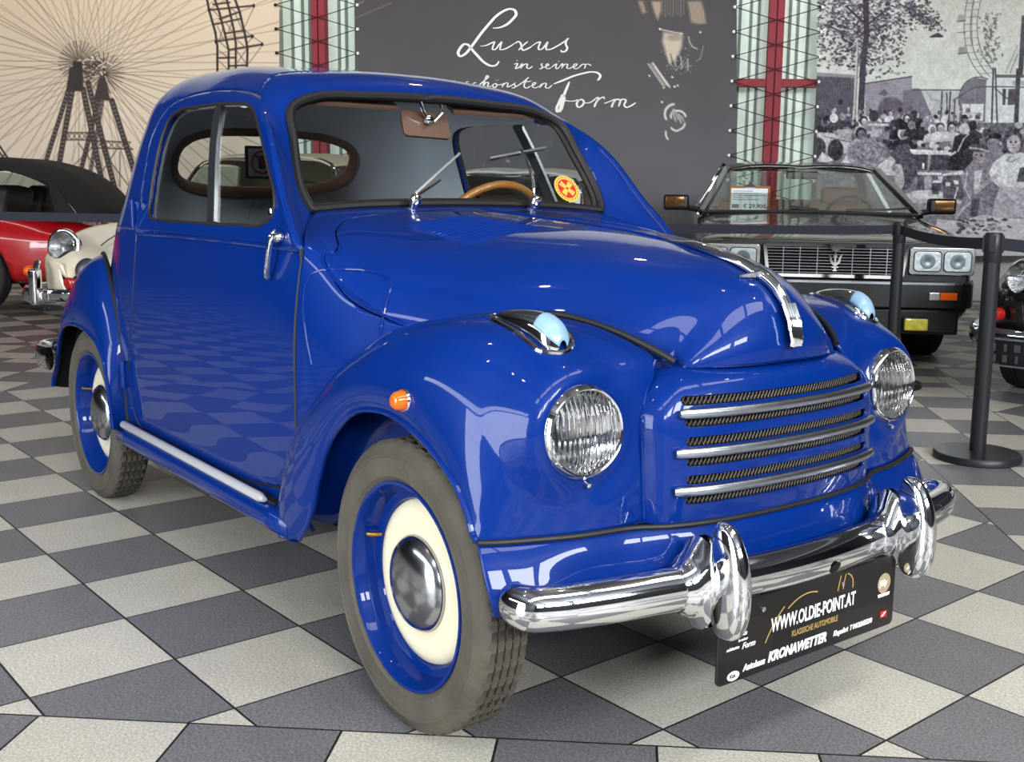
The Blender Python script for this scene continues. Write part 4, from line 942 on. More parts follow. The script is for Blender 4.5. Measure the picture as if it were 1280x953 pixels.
for q in ((935, 42), (920, 340), (1018, 415), (500, 85), (565, 390)): p.ell(*Z([q])[0], 1.8, 2.4, (40, 34, 32))
for a, b in (((0, 178), (24, 214)), ((0, 186), (16, 212)), ((6, 190), (0, 200)), ((12, 198), (0, 208)), ((-20, 150), (22, 210))): p.line([a, b], 2.0, (60, 52, 50))
bn = thing('wall_banner', 'wall banner printed with a sepia giant wheel on steel towers', 'banner', wp(-3.2, .3), 0, 'printed banners laced to the back wall')
def local(parent, o): o.matrix_parent_inverse = Matrix.Translation(-Vector(parent.location)); return o
local(bn, p.build('printed_sheet', 0.0, bn, PRINT))

# ---- print 2: dark print with script and chrome car detail
p = Paint(444, 921, -45, 330, 1.2, (90, 89, 92))
g = np.clip((p.V + 45) / 300, 0, 1)[..., None]; p.c = np.array((70, 67, 68)) * (1 - g) + np.array((104, 104, 110)) * g; p.c += (p.noise(40, 5)[..., None] - .5) * 5
p.line([(440, 22), (490, 2)], 1.2, (130, 118, 108), .8); p.line([(430, 10), (455, 0)], 2, (150, 130, 112), .6)
Z = S_(5.294, 800, 0); BE, WH = (188, 168, 146), (222, 214, 205)
for pl_ in ([(0, 0), (30, 0), (52, 70), (30, 80)], [(85, 0), (150, 0), (150, 60), (128, 120), (105, 70)], [(322, 0), (410, 0), (435, 80), (440, 140), (400, 145), (345, 135)]): p.poly(Z(pl_), BE, .8, 3)
for x in range(0, 60, 16): p.line(Z([(x, 0), (x + 20, 80)]), .9, (110, 95, 84), .8)
for x in range(160, 305, 17): p.line(Z([(x, -60), (x, 100 - (x % 3) * 8)]), .9, (142, 132, 122), .8)
for x in range(330, 430, 15): p.line(Z([(x, 0), (x + 18, 130)]), .9, (95, 85, 78), .7)
p.poly(Z([(165, 200), (290, 212), (285, 290), (262, 355), (210, 410), (178, 330), (158, 260)]), (206, 190, 172), .95, 4); p.ell(*Z([(235, 235)])[0], 9, 4, (130, 118, 108), .6, soft=.8)
for k in range(7): p.line(Z([(190 + k * 22, 335 + k * 6), (205 + k * 20, 400 + k * 8)]), 1.2, (40, 38, 40) if k % 2 else WH, .8)
for k in range(8): p.line(Z([(235 + k * 14, 450 - k * 4), (290 + k * 8, 375 + k * 6)]), 1.0, WH if k % 2 else (60, 58, 60), .7)
p.line(Z([(140, 180), (280, 208)]), 1.3, (200, 196, 190)); p.ell(*Z([(142, 180)])[0], 1.3, 1.3, WH); p.ell(*Z([(280, 207)])[0], 1.2, 1.2, WH)
p.line(Z([(328, 228), (335, 262), (352, 292), (385, 308)]), 1.2, (190, 184, 178)); p.line(Z([(425, 290), (405, 370)]), 1.0, (150, 145, 142)); p.line(Z([(375, 388), (405, 370)]), .9, (150, 145, 142))
for a, b, w in (((65, 405), (160, 545), 1.4), ((80, 405), (175, 550), 1.0), ((95, 400), (205, 555), 2.4), ((110, 425), (190, 545), 2.0)): p.line(Z([a, b]), w, WH, .85)
for a0, a1, r, w, cx, cy in ((2.6, 4.6, 66, 2.6, 240, 735), (2.9, 4.2, 48, 2.0, 262, 750), (4.4, 6.0, 52, 2.2, 260, 765), (0.1, 1.3, 50, 2.0, 255, 790), (1.2, 2.6, 40, 2.0, 250, 805), (2.5, 3.3, 70, 1.8, 250, 860)):
    p.line(Z([(cx + r * math.cos(a), cy + r * math.sin(a)) for a in np.linspace(a0, a1, 12)]), w, WH, .9)
for k in range(9): p.line(Z([(220 + k * 9, 700 + k * 7), (235 + k * 9, 770 + (k % 3) * 12)]), 1.6, WH if k % 2 else (120, 118, 120), .8)
for q in ((155, 655), (75, 482), (258, 545), (238, 552), (405, 200), (165, 560), (222, 492)): p.ell(*Z([q])[0], 1.3, 1.3, WH)
for k in range(40): p.ell(*Z([(rs.uniform(150, 345), rs.uniform(290, 470))])[0], .8, .8, (170, 165, 160), .6)
bn2 = thing('wall_banner', 'dark grey wall banner with white script lettering and chrome car details', 'banner', wp(0, .3), 0, 'printed banners laced to the back wall')
local(bn2, p.build('printed_sheet', 0.0, bn2, PRINT))
Z = S_(5.333, 560, 0)
STROKES = [
 (3.0, [(300,187),(340,185),(390,165),(430,130),(455,95),(445,70),(415,60),(370,75),(320,110),(270,165),(220,225),(180,280),(150,320),(115,360),(80,375),(68,355),(80,325),(110,295),(135,300),(160,330),(200,375),(240,415),(290,440),(320,435),(340,408)]),
 (1.7, [(215,308),(255,303),(295,285),(310,280),(300,310),(298,330),(315,330),(340,300),(358,280),(350,310),(348,330),(370,330),(410,312),(450,285)]),
 (2.0, [(450,290),(470,278),(485,290),(490,315),(500,335),(525,328),(560,308)]), (1.6, [(532,278),(505,300),(470,336)]),
 (1.8, [(560,308),(600,283),(615,280),(605,310),(605,330),(625,328),(650,300),(665,280),(655,312),(655,330),(680,330),(720,312),(765,285),(800,258)]),
 (2.2, [(806,255),(790,270),(785,295),(795,320),(785,340),(762,346),(752,335)]),
 (1.5, [(440,430),(465,425),(455,445),(450,457),(470,452),(485,435)]), (1.6, [(458,402),(462,405)]), (1.5, [(485,435),(495,425),(490,445),(485,458)]), (1.5, [(490,450),(515,428),(530,428),(525,450),(535,457),(565,440)]),
 (1.4, [(632,424),(622,432),(630,445),(622,458),(608,457)]), (1.3, [(630,452),(655,444),(673,432),(662,426),(652,445),(662,458),(690,448)]), (1.4, [(690,450),(725,428),(718,448),(722,458),(745,445)]), (1.6, [(736,409),(740,411)]),
 (1.4, [(745,445),(765,425),(758,458)]), (1.4, [(762,450),(785,428),(798,430),(792,452),(805,457),(830,445)]), (1.3, [(830,447),(855,438),(860,428),(845,428),(835,445),(845,458),(875,450)]), (1.4, [(875,450),(905,428),(915,432),(908,458)]), (1.3, [(915,432),(935,428),(955,440)]),
 (1.3, [(140,545),(120,552),(130,565),(118,575)]), (1.3, [(190,552),(172,556),(165,572),(178,582),(205,572)]),
 (1.6, [(200,575),(240,540),(270,510),(262,505),(245,540),(232,580)]), (1.5, [(238,575),(258,550),(270,552),(265,578),(290,572)]), (1.5, [(312,558),(298,573),(310,584),(325,572),(320,558),(312,558)]), (1.3, [(322,564),(345,566),(362,560)]), (1.6, [(320,536),(323,537)]), (1.6, [(333,533),(336,534)]),
 (1.4, [(360,582),(372,555)]), (1.4, [(365,575),(390,553),(400,556),(395,580),(420,572),(450,552)]), (1.4, [(450,552),(442,562),(450,575),(440,586),(425,584)]), (1.4, [(448,582),(490,555),(540,515)]), (1.5, [(525,535),(508,575),(516,586),(550,574)]), (1.2, [(490,552),(560,540)]),
 (1.3, [(550,574),(580,562),(585,552),(570,553),(562,575),(575,586),(610,572)]), (1.4, [(610,586),(625,558)]), (1.4, [(618,580),(645,555),(655,558),(650,582),(665,588),(695,565)]),
 (2.6, [(705,560),(770,535),(830,510),(900,490),(960,480),(1000,488),(1015,505),(1008,525),(995,535)]), (2.8, [(810,545),(785,605),(760,670),(742,735),(728,745),(725,720),(738,690),(752,650)]), (1.8, [(752,650),(765,632),(778,650),(770,690),(755,735),(740,748)]), (1.5, [(778,668),(800,674),(840,674),(868,664)]),
 (2.2, [(877,668),(858,692),(868,715),(893,706),(906,680),(893,664),(877,668)]), (1.5, [(903,684),(940,686),(985,655)]), (2.2, [(985,655),(1003,652),(985,690),(975,715)]), (1.6, [(988,690),(1018,655),(1038,648),(1042,662)]), (1.4, [(1040,690),(1080,676),(1112,660)]),
 (2.2, [(1112,660),(1100,690),(1090,716)]), (2.0, [(1100,692),(1130,662),(1145,667),(1135,712)]), (2.0, [(1138,695),(1165,662),(1185,668),(1175,705),(1190,716),(1215,708),(1252,684)])]
lt = M(); PXM = 11.35 / FPX
for w, pts in STROKES:
    sz = [wall_sz(*q) for q in Z(pts)]; c_ = crv([(a, b, 0) for a, b in sz], 5)[:, :2]; n = len(c_)
    T = np.gradient(c_, axis=0); L = np.maximum(np.hypot(T[:, 0], T[:, 1]), 1e-9)[:, None]; N = np.stack([-T[:, 1], T[:, 0]], 1) / L
    hw_ = w * PXM * .5 * (np.clip(.62 + .55 * np.abs(T[:, 1:2] / L), .6, 1.15)) * np.interp(np.linspace(0, 1, n), [0, .08, .92, 1], [.5, 1, 1, .5])[:, None]
    A, B = c_ + N * hw_, c_ - N * hw_; lt.join(grid(np.array([[wp(*q, .004) for q in A], [wp(*q, .004) for q in B]])))
local(bn2, obj('script_lettering', lt, WHITE, bn2, smooth=0, solid=.0015))

# ---- print 3: black and white crowd at garden tables
p = Paint(1021, 1330, -45, 320, .8, (196, 200, 196))
g = np.clip((p.V + 45) / 170, 0, 1)[..., None]; p.c = np.array((178, 176, 170)) * (1 - g) + np.array((208, 214, 208)) * g
Z = S_(8.664, 1140, 0); gr = (104, 104, 104)
for r in ([(620, -60), (575, 250), (590, 450), (640, 620), (780, 810)], [(700, -60), (640, 300), (660, 450), (720, 620), (850, 800)], [(770, -60), (715, 250), (735, 440), (790, 590), (890, 740)], [(680, -60), (655, 200), (665, 450)]): p.line(crv([(a, b, 0) for a, b in Z(r)], 6)[:, :2].tolist(), 1.1, gr, .8)
for k, y in enumerate(range(20, 780, 75)): x = 600 - 30 * math.sin(y / 400) + max(0, y - 430) * .5; p.line(Z([(x - 10, y), (x + 140, y - 10)]), .8, gr, .7)
for x, y in ((550, 178), (560, 522)): p.poly(Z([(x - 40, y - 35), (x + 45, y - 42), (x + 42, y + 28), (x - 50, y + 40)]), (150, 150, 148)); p.line(Z([(x - 50, y + 38), (x + 40, y + 26)]), 1.2, (90, 90, 90))
p.line(Z([(500, 330), (590, 328)]), 1, gr)
for k in range(120):
    x, y = rs.gauss(850, 55), rs.uniform(120, 660); p.ell(*Z([(x, y)])[0], rs.uniform(1.2, 2.6), rs.uniform(.8, 1.4), (108, 108, 110), .7, rs.uniform(0, 3))
p.poly(Z([(1195, 150), (1260, 150), (1200, 840), (1150, 840)]), (92, 90, 96)); p.line(Z([(1020, 760), (1150, 470)]), 1.2, (150, 150, 152)); p.line(Z([(1070, 765), (1150, 560)]), 1.2, (130, 130, 134))
# tree crown: leaf dabs, dense towards the crown middle
LF = [(72, 66, 76), (88, 82, 92), (112, 106, 116), (150, 146, 152), (206, 204, 206)]
for k in range(3600):
    u = rs.gauss(1082, 36); v = rs.gauss(20, 36)
    if u < 1018 or v > 96 - abs(u - 1080) * .06 or (u > 1142 and v > 52) or u > 1176: continue
    if u > 1132 and v > (1185 - u) * .9: continue
    if rs.random() < .12 + .3 * (u > 1100 and v > 30): continue
    c = LF[min(4, int(rs.random() ** 1.15 * 5))]; p.ell(u, v, rs.uniform(1.2, 3.2), rs.uniform(.7, 1.7), c, .85, rs.uniform(-.8, .8), .4)
for k in range(220):
    t = rs.random(); u, v = 1135 + 38 * t + rs.gauss(0, 5), 4 + 26 * t + rs.gauss(0, 5); p.ell(u, v, rs.uniform(1, 2.4), rs.uniform(.7, 1.5), LF[rs.randint(0, 2)], .85, rs.uniform(-.8, .8), .4)
p.poly(Z([(200, 375), (290, 330), (350, 365), (350, 382), (205, 385)]), (70, 72, 74)); p.line([(1082, -40), (1084, 40), (1078, 92)], 7, (78, 72, 82)); p.line([(1083, 28), (1058, 6)], 2.5, (78, 72, 82)); p.line([(1083, 30), (1112, 8)], 2.5, (78, 72, 82)); p.line([(1062, 42), (1036, 30)], 2, (84, 78, 88))
# sheds and houses
Z = S_(7.33, 1010, 80)
p.poly(Z([(530, 150), (960, 85), (960, 420), (530, 420)]), (156, 152, 162)); p.line(Z([(530, 155), (960, 90)]), 1.6, (90, 88, 96))
for k in range(9): p.line(Z([(540, 180 + k * 24), (955, 130 + k * 28)]), .8, (132, 128, 140), .6)
p.ell(*Z([(770, 400)])[0], 17, 17, (112, 106, 118)); p.poly(Z([(650, 250), (710, 205), (740, 250), (715, 270)]), (104, 98, 110), .8); p.poly(Z([(960, 200), (1030, 200), (1030, 420), (960, 420)]), (128, 124, 134))
p.poly(Z([(30, 80), (440, 95), (400, 640), (30, 600)]), (104, 100, 110)); p.poly(Z([(60, 5), (440, 52), (440, 100), (60, 78)]), (206, 206, 206)); p.poly(Z([(60, 50), (440, 76), (440, 105), (60, 85)]), (150, 148, 152))
for x in range(80, 410, 22): p.line(Z([(x, 95), (x - 8, 560)]), 1.0, (84, 80, 90) if x % 44 else (128, 124, 134), .7)
p.poly(Z([(490, -120), (540, -120), (520, 440), (458, 440)]), (82, 76, 86)); p.poly(Z([(448, -220), (470, -220), (432, 680), (404, 680)]), (184, 184, 186)); p.line(Z([(468, -200), (430, 670)]), .9, (96, 92, 100))
Z = S_(7.94, 1130, 90)
p.poly(Z([(0, 150), (180, 150), (310, 460), (0, 460)]), (126, 122, 134)); p.poly(Z([(180, 160), (570, 150), (570, 470), (310, 455)]), (186, 188, 190)); p.line(Z([(90, 150), (590, 152)]), 1.6, (96, 98, 102))
p.poly(Z([(812, 80), (880, 40), (1600, 10), (1600, 520), (812, 480)]), (206, 210, 212)); p.poly(Z([(556, 470), (562, 230), (585, 130), (640, 65), (720, 30), (828, 48), (812, 470)]), (126, 124, 132)); p.line(crv([(a, b, 0) for a, b in Z([(556, 300), (575, 150), (640, 62), (730, 25), (840, 45)])], 5)[:, :2].tolist(), 1.2, (90, 90, 94))
p.poly(Z([(588, 288), (800, 290), (792, 458), (588, 440)]), (214, 216, 220)); p.line(Z([(662, 290), (658, 445)]), 1.0, (130, 128, 136)); p.line(Z([(590, 375), (798, 385)]), .7, (170, 170, 176)); p.line(Z([(712, 130), (712, 285)]), .8, (160, 158, 166))
p.poly(Z([(985, 140), (1115, 140), (1105, 300), (985, 310)]), (96, 92, 100)); p.poly(Z([(1020, 140), (1045, 140), (1035, 300), (1012, 300)]), (200, 202, 206)); p.poly(Z([(970, 300), (1110, 300), (1110, 322), (970, 322)]), (214, 216, 220))
p.poly(Z([(920, 0), (1600, 0), (1600, 30), (920, 30)]), (110, 110, 114)); p.poly(Z([(1080, 60), (1600, 60), (1600, 110), (1080, 105)]), (170, 172, 176)); p.poly(Z([(1120, -60), (1165, -60), (1140, 510), (1095, 510)]), (88, 86, 94))
for a, b, w in (((895, -60), (875, 600), 2.4), ((915, -60), (935, 560), 2.0), ((388, 170), (375, 450), 2.2), ((435, 180), (438, 380), 1.6), ((470, 170), (455, 460), 2.0), ((515, 240), (505, 460), 1.8)): p.line(Z([a, b]), w, (92, 90, 98))
p.line(crv([(a, b, 0) for a, b in Z([(500, 255), (600, 190), (720, 128), (890, 118), (1190, 124), (1600, 128)])], 6)[:, :2].tolist(), 1.5, (100, 100, 106)); p.line(Z([(910, 130), (1000, 215), (1060, 255)]), 1.3, (96, 94, 100)); p.line(Z([(240, 180), (290, 240), (370, 265)]), .9, (140, 140, 146))
# ground and crowd
p.poly([(1015, 158), (1130, 150), (1340, 150), (1340, 330), (1015, 330)], (132, 130, 140))
p.poly(Z([(640, 470), (1600, 490), (1600, 700), (600, 700)]), (112, 110, 118))
for k in range(420):
    u, v = rs.uniform(1018, 1300), rs.gauss(156, 12)
    if u > 1230 and v < 155: continue
    c = rs.choice(((52, 48, 58), (74, 70, 80), (98, 94, 104), (170, 168, 174), (206, 206, 210), (128, 124, 134))); p.ell(u, v, rs.uniform(1.5, 4), rs.uniform(1.5, 3.6), c, .8, rs.uniform(0, 3), .4)
def person(hx_, hy_, r, hair, face, coat, bw=2.4, bh=3.2, lean=0.0, hat=None):
    p.poly([(hx_ - r * bw + lean, hy_ + r * bh), (hx_ - r * bw * .8, hy_ + r * 1.6), (hx_ - r * .6, hy_ + r * .9), (hx_ + r * .6, hy_ + r * .9), (hx_ + r * bw * .8, hy_ + r * 1.6), (hx_ + r * bw + lean, hy_ + r * bh)], coat, 1, 1.5)
    p.ell(hx_, hy_, r * 1.05, r * 1.2, hair); 
    if face: p.ell(hx_ + r * .12, hy_ + r * .25, r * .72, r * .9, face); p.ell(hx_ - r * .18, hy_ + r * .15, r * .2, r * .14, (84, 78, 88), .6, soft=.6); p.ell(hx_ + r * .42, hy_ + r * .15, r * .2, r * .14, (84, 78, 88), .6, soft=.6); p.ell(hx_ + r * .15, hy_ + r * .62, r * .5, r * .3, (120, 114, 122), .35, soft=.9); p.ell(hx_ - r * .3, hy_ + r * .5, r * .3, r * .6, (110, 104, 114), .45, soft=.9)
    if hat: p.ell(hx_, hy_ - r * .75, r * 1.5, r * .35, hat); p.ell(hx_, hy_ - r * 1.15, r * .95, r * .6, hat)
D1, D2, LT, MD = (56, 52, 62), (78, 74, 84), (208, 208, 212), (140, 136, 146)
Q = S_(7.33, 1010, 80)
for (x, y, r, hair, face, coat, hat) in ((240, 470, 5, LT, None, D2, None), (320, 455, 4, MD, (170, 166, 172), D2, None), (515, 495, 5, D1, LT, (186, 186, 190), None), (610, 450, 6, D2, None, MD, None), (760, 425, 3.5, D2, LT, LT, None), (820, 450, 4, MD, None, D2, None), (905, 470, 4.5, LT, MD, MD, None), (850, 525, 6, D1, None, D1, None), (960, 545, 5, LT, MD, D2, None), (640, 590, 6, (176, 172, 178), None, MD, (150, 146, 152)), (490, 610, 6.5, D1, MD, (176, 174, 180), None), (1000, 440, 4, MD, LT, D1, None), (80, 490, 6, D2, None, D1, None)):
    person(*Q([(x, y)])[0], r, hair, face, coat, hat=hat)
p.poly(Q([(270, 575), (395, 570), (405, 680), (270, 675)]), (170, 168, 174)); p.poly(Q([(560, 520), (750, 520), (750, 545), (560, 540)]), (206, 206, 210)); p.poly(Q([(30, 600), (220, 605), (410, 690), (400, 800), (30, 780)]), (190, 188, 194)); p.line(Q([(150, 640), (400, 690)]), 1.2, (110, 106, 114))
p.ell(*Q([(95, 745)])[0], 9.5, 13, (80, 76, 86)); p.ell(*Q([(255, 765)])[0], 10, 13.5, (66, 62, 72)); p.poly(Q([(130, 780), (240, 860), (120, 900), (90, 850)]), (196, 194, 200)); p.poly(Q([(330, 850), (420, 700), (520, 690), (500, 900), (300, 900)]), LT)
person(*Q([(880, 610)])[0], 6.5, LT, MD, D1); p.poly(Q([(690, 660), (780, 680), (790, 760), (690, 760)]), D1); p.poly(Q([(840, 720), (930, 700), (1026, 900), (800, 953), (740, 820)]), (92, 88, 98))
p.ell(*Q([(560, 800)])[0], 27, 19, (140, 136, 146)); 
for k in range(160):
    a = rs.uniform(0, 6.28); rr = rs.random() ** .5; x, y = 1010 + 560 / 7.33 + 26 * rr * math.cos(a), 80 + 800 / 7.33 + 18 * rr * math.sin(a); p.ell(x, y, 2.4, 1.1, rs.choice(((176, 174, 182), (108, 104, 114), (150, 146, 156))), .6, a + 1.57, .5)
p.poly(Q([(660, 900), (760, 820), (880, 900), (980, 1000), (560, 1000)]), (196, 194, 200)); p.ell(*Q([(820, 930)])[0], 6, 6, (150, 148, 154))
Q = S_(7.94, 1130, 90)
for (x, y, r, hair, face, coat, hat) in ((35, 430, 4.5, D2, LT, D1, None), (110, 390, 4, D2, None, D2, None), (85, 500, 4.5, MD, None, D1, None), (170, 510, 5.5, D1, None, D1, None), (235, 430, 3.5, MD, LT, MD, None), (290, 540, 5, LT, MD, (190, 188, 194), None), (405, 450, 4, LT, None, LT, None), (370, 520, 5, D2, LT, LT, None), (480, 520, 5.5, D2, LT, (196, 196, 200), None), (610, 450, 4, D1, MD, MD, (60, 58, 66)), (690, 510, 5, D1, None, D2, None)):
    person(*Q([(x, y)])[0], r, hair, face, coat, hat=hat)
p.poly(Q([(60, 740), (500, 760), (490, 790), (60, 785)]), (214, 214, 218)); p.poly(Q([(100, 790), (480, 795), (450, 950), (150, 950)]), (84, 80, 90)); p.poly(Q([(250, 790), (275, 790), (265, 950), (240, 950)]), (150, 148, 156)); p.poly(Q([(190, 880), (215, 880), (210, 940), (190, 940)]), (220, 220, 224))
for (x, y) in ((170, 680), (290, 700), (330, 720), (440, 740)): p.ell(*Q([(x, y)])[0], 4, 3.5, (206, 206, 210)); p.ell(*Q([(x + 30, y + 20)])[0], 3, 2.4, D2)
person(*Q([(610, 540)])[0], 6, (190, 188, 192), (196, 192, 198), (58, 54, 64), bw=2.6, bh=4.5); p.poly(Q([(560, 600), (700, 580), (760, 640), (740, 800), (600, 953), (440, 953), (470, 800), (530, 700)]), (62, 58, 68)); p.line(Q([(545, 760), (600, 640), (650, 590)]), 1.6, (190, 188, 194)); p.ell(*Q([(610, 530)])[0], 5.0, 6.2, (190, 186, 192)); p.line(Q([(470, 800), (520, 770)]), 2.4, (196, 194, 200))
p.ell(*Q([(890, 700)])[0], 8, 9, (128, 124, 134)); p.ell(*Q([(910, 610)])[0], 8.5, 4, (62, 58, 66)); p.ell(*Q([(1140, 500)])[0], 5, 4, (170, 168, 174))
# boy with a cap and girl in a pale blouse in front
Q = S_(7.33, 1120, 170)
p.poly(Q([(170, 110), (520, 125), (510, 150), (170, 145)]), (206, 206, 210)); p.poly(Q([(0, 60), (110, 60), (190, 200), (200, 330), (110, 470), (60, 480), (0, 300)]), (96, 92, 102)); p.poly(Q([(0, 230), (60, 240), (90, 400), (60, 480), (0, 420)]), (176, 174, 180))
p.poly(Q([(200, 310), (430, 315), (420, 340), (210, 335)]), (214, 214, 218)); p.poly(Q([(430, 330), (620, 290), (640, 330), (440, 345)]), (214, 214, 218)); p.poly(Q([(210, 340), (420, 345), (400, 480), (200, 480)]), (104, 100, 110)); p.poly(Q([(270, 345), (340, 345), (330, 470), (270, 470)]), (170, 168, 176))
p.ell(*Q([(270, 545)])[0], 27, 9, (186, 184, 190)); p.ell(*Q([(300, 520)])[0], 22, 6, (206, 206, 210)); p.poly(Q([(340, 390), (425, 390), (400, 520), (340, 515)]), (88, 84, 94)); p.poly(Q([(345, 385), (430, 385), (425, 410), (345, 410)]), (206, 206, 210)); p.poly(Q([(440, 345), (600, 350), (640, 560), (440, 560)]), (106, 102, 112))
for (x, y) in ((485, 420), (560, 405), (415, 365)): p.poly(Q([(x - 22, y - 18), (x + 22, y - 14), (x + 20, y + 20), (x - 20, y + 18)]), (216, 216, 220))
p.poly(Q([(440, 555), (620, 580), (600, 610), (430, 590)]), (200, 200, 204)); p.line(Q([(575, 450), (545, 555)]), 1.6, (206, 206, 210)); p.poly(Q([(150, 600), (620, 600), (560, 720), (150, 720)]), (150, 148, 156))
p.poly(Q([(640, 300), (700, 220), (760, 200), (850, 230), (880, 330), (860, 480), (880, 740), (500, 770), (560, 690), (640, 590), (620, 500)]), (142, 138, 148)); p.poly(Q([(730, 300), (800, 290), (770, 470), (720, 480)]), (196, 194, 200)); p.line(Q([(660, 300), (640, 460), (690, 560)]), 1.6, (186, 184, 190)); p.line(Q([(560, 740), (640, 640), (690, 600)]), 2.4, (180, 178, 184)); p.poly(Q([(700, 560), (780, 560), (750, 730), (690, 730)]), (84, 80, 90), .8)
p.ell(*Q([(775, 165)])[0], 8.5, 13, (150, 142, 150)); p.ell(*Q([(745, 150)])[0], 1.4, 1.1, D1); p.ell(*Q([(790, 155)])[0], 1.4, 1.1, D1); p.ell(*Q([(770, 85)])[0], 13, 5.2, (92, 88, 98)); p.line(Q([(690, 85), (780, 95), (870, 120)]), 2.4, (170, 166, 174)); p.ell(*Q([(900, 60)])[0], 8, 8.5, (140, 136, 146))
p.poly(Q([(860, 310), (900, 220), (1010, 140), (1160, 130), (1260, 180), (1300, 330), (1180, 420), (1200, 470), (960, 460), (880, 380)]), (208, 210, 212)); p.poly(Q([(960, 450), (1200, 450), (1240, 740), (890, 735), (900, 600)]), (172, 170, 178)); p.line(Q([(930, 340), (800, 440), (740, 500)]), 5.0, (176, 170, 176)); p.line(Q([(1140, 400), (1060, 470), (960, 440)]), 3.4, (186, 180, 186)); p.line(Q([(1060, 160), (1020, 200), (1060, 215), (1110, 190)]), 1.4, (150, 148, 156)); p.poly(Q([(1140, 270), (1200, 260), (1200, 400), (1110, 400)]), (90, 88, 96))
p.ell(*Q([(1080, 30)])[0], 13, 15, (92, 88, 98)); p.ell(*Q([(1085, 50)])[0], 8.6, 11.5, (182, 176, 182)); p.ell(*Q([(1058, 32)])[0], 1.6, 1.2, D1); p.ell(*Q([(1105, 32)])[0], 1.6, 1.2, D1); p.line(Q([(1070, 86), (1100, 86)]), 1.1, (120, 108, 116), .7); p.line(Q([(1082, 40), (1080, 66)]), 1, (150, 144, 150))
p.poly(Q([(390, 750), (600, 770), (800, 710), (1000, 740), (1600, 760), (1600, 1100), (300, 1100)]), (196, 194, 200))
for k in range(46): p.ell(*Q([(rs.uniform(560, 1050), rs.uniform(750, 890))])[0], rs.uniform(2, 5), rs.uniform(1, 2.2), rs.choice(((84, 80, 90), (110, 106, 116), (150, 148, 156))), .85, rs.uniform(-.4, .4))
n = p.noise(2.2, 11, 2)[..., None]; n2 = p.noise(9, 12, 3)[..., None]; low = np.clip((p.V - 120) / 30, 0, 1)[..., None] * np.clip((300 - p.V) / 40, 0, 1)[..., None]; n3 = p.noise(4.5, 14, 3)[..., None]; p.c = p.c + (n - .5) * (26 + 40 * low) + (n2 - .5) * 24 + (n3 - .5) * 46 * low; p.c = (p.c - 128) * 1.18 + 120
bn3 = thing('wall_banner', 'black and white wall banner showing a crowd seated at garden tables', 'banner', wp(3.4, .3), 0, 'printed banners laced to the back wall')
local(bn3, p.build('printed_sheet', 0.0, bn3, PRINT))

# ---- translucent strips with red columns between the prints, and the lacing
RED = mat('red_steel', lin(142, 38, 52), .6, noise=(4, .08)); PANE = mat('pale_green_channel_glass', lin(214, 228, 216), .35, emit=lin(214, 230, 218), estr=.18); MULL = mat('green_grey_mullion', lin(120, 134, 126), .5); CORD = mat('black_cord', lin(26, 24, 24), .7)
def strip(n, u0, u1, uc, wcol, vbeam, vb0, dv, parentL, parentR, dark_left, name):
    s0, _ = wall_sz(u0, 60); s1, _ = wall_sz(u1, 60); sc = wall_sz(uc, 60)[0]
    def wbox(sa, sb, za, zb, oa, ob):
        m = M(); P = [wp(s, z, o) for z in (za, zb) for (s, o) in ((sa, oa), (sb, oa), (sb, ob), (sa, ob))]; m.add(P, [(0, 1, 2, 3), (7, 6, 5, 4), (0, 4, 5, 1), (1, 5, 6, 2), (2, 6, 7, 3), (3, 7, 4, 0)]); return m
    pn = wbox(s0 - .06, s1 + .06, 0, 4.8, -.36, -.30); w = struct(obj('window_%d' % n, pn, PANE, smooth=0))
    mu = M()
    for t in (.06, .20, .30, .70, .80, .93): mu.join(wbox(s0 + (s1 - s0) * t - .012, s0 + (s1 - s0) * t + .012, 0, 4.8, -.30, -.27))
    struct(obj('trim_%d' % (n * 2), mu, MULL, smooth=0))
    cl = M(); cl.join(wbox(sc - wcol / 2, sc - .008, 0, 4.9, -.16, -.02)); cl.join(wbox(sc + .008, sc + wcol / 2, 0, 4.9, -.16, -.02)); cl.join(wbox(sc - .009, sc + .009, 0, 4.9, -.16, -.05))
    if vbeam:
        z0 = wall_sz(uc, vbeam + 5)[1]; z1 = wall_sz(uc, vbeam - 5)[1]
        for a, b in ((s0 - .02, sc - wcol / 2), (sc + wcol / 2, s1 + .02)): cl.join(wbox(a, b, z0, z1, -.14, -.04)); 
    struct(obj('trim_%d' % (n * 2 + 1), cl, RED, smooth=0))
    for side, par, se in ((0, parentL, s0 - .035), (1, parentR, s1 + .035)):
        cd_ = M(); zprev = None; sgn = 1 if side == 0 else -1; zs_ = [wall_sz(uc, vb0 + k * dv)[1] for k in range(-2, 10)]
        for z in zs_:
            for dz in (.10, -.10): cd_.join(tube([wp(se, z, .012), wp(sc - sgn * .01, z + dz * 1.15, -.012)], .0045, 5))
        local(par, obj('lacing_cord', cd_, CORD, par, smooth=0))
        for z in zs_:
            e = obj('eyelet', revolve([(0, .012), (.012, .010), (.017, .002), (.017, -.002)], wp(se, z, .006), WN, 12), CORD if (dark_left and side == 0) else WHITE, par); local(par, e)
strip(3, 350, 443, 397, .135, None, 36.5, 30.1, bn, bn2, True, 'left')
strip(4, 921, 1021, 970, .145, 103, 9.2, 31.0, bn2, bn3, False, 'right')
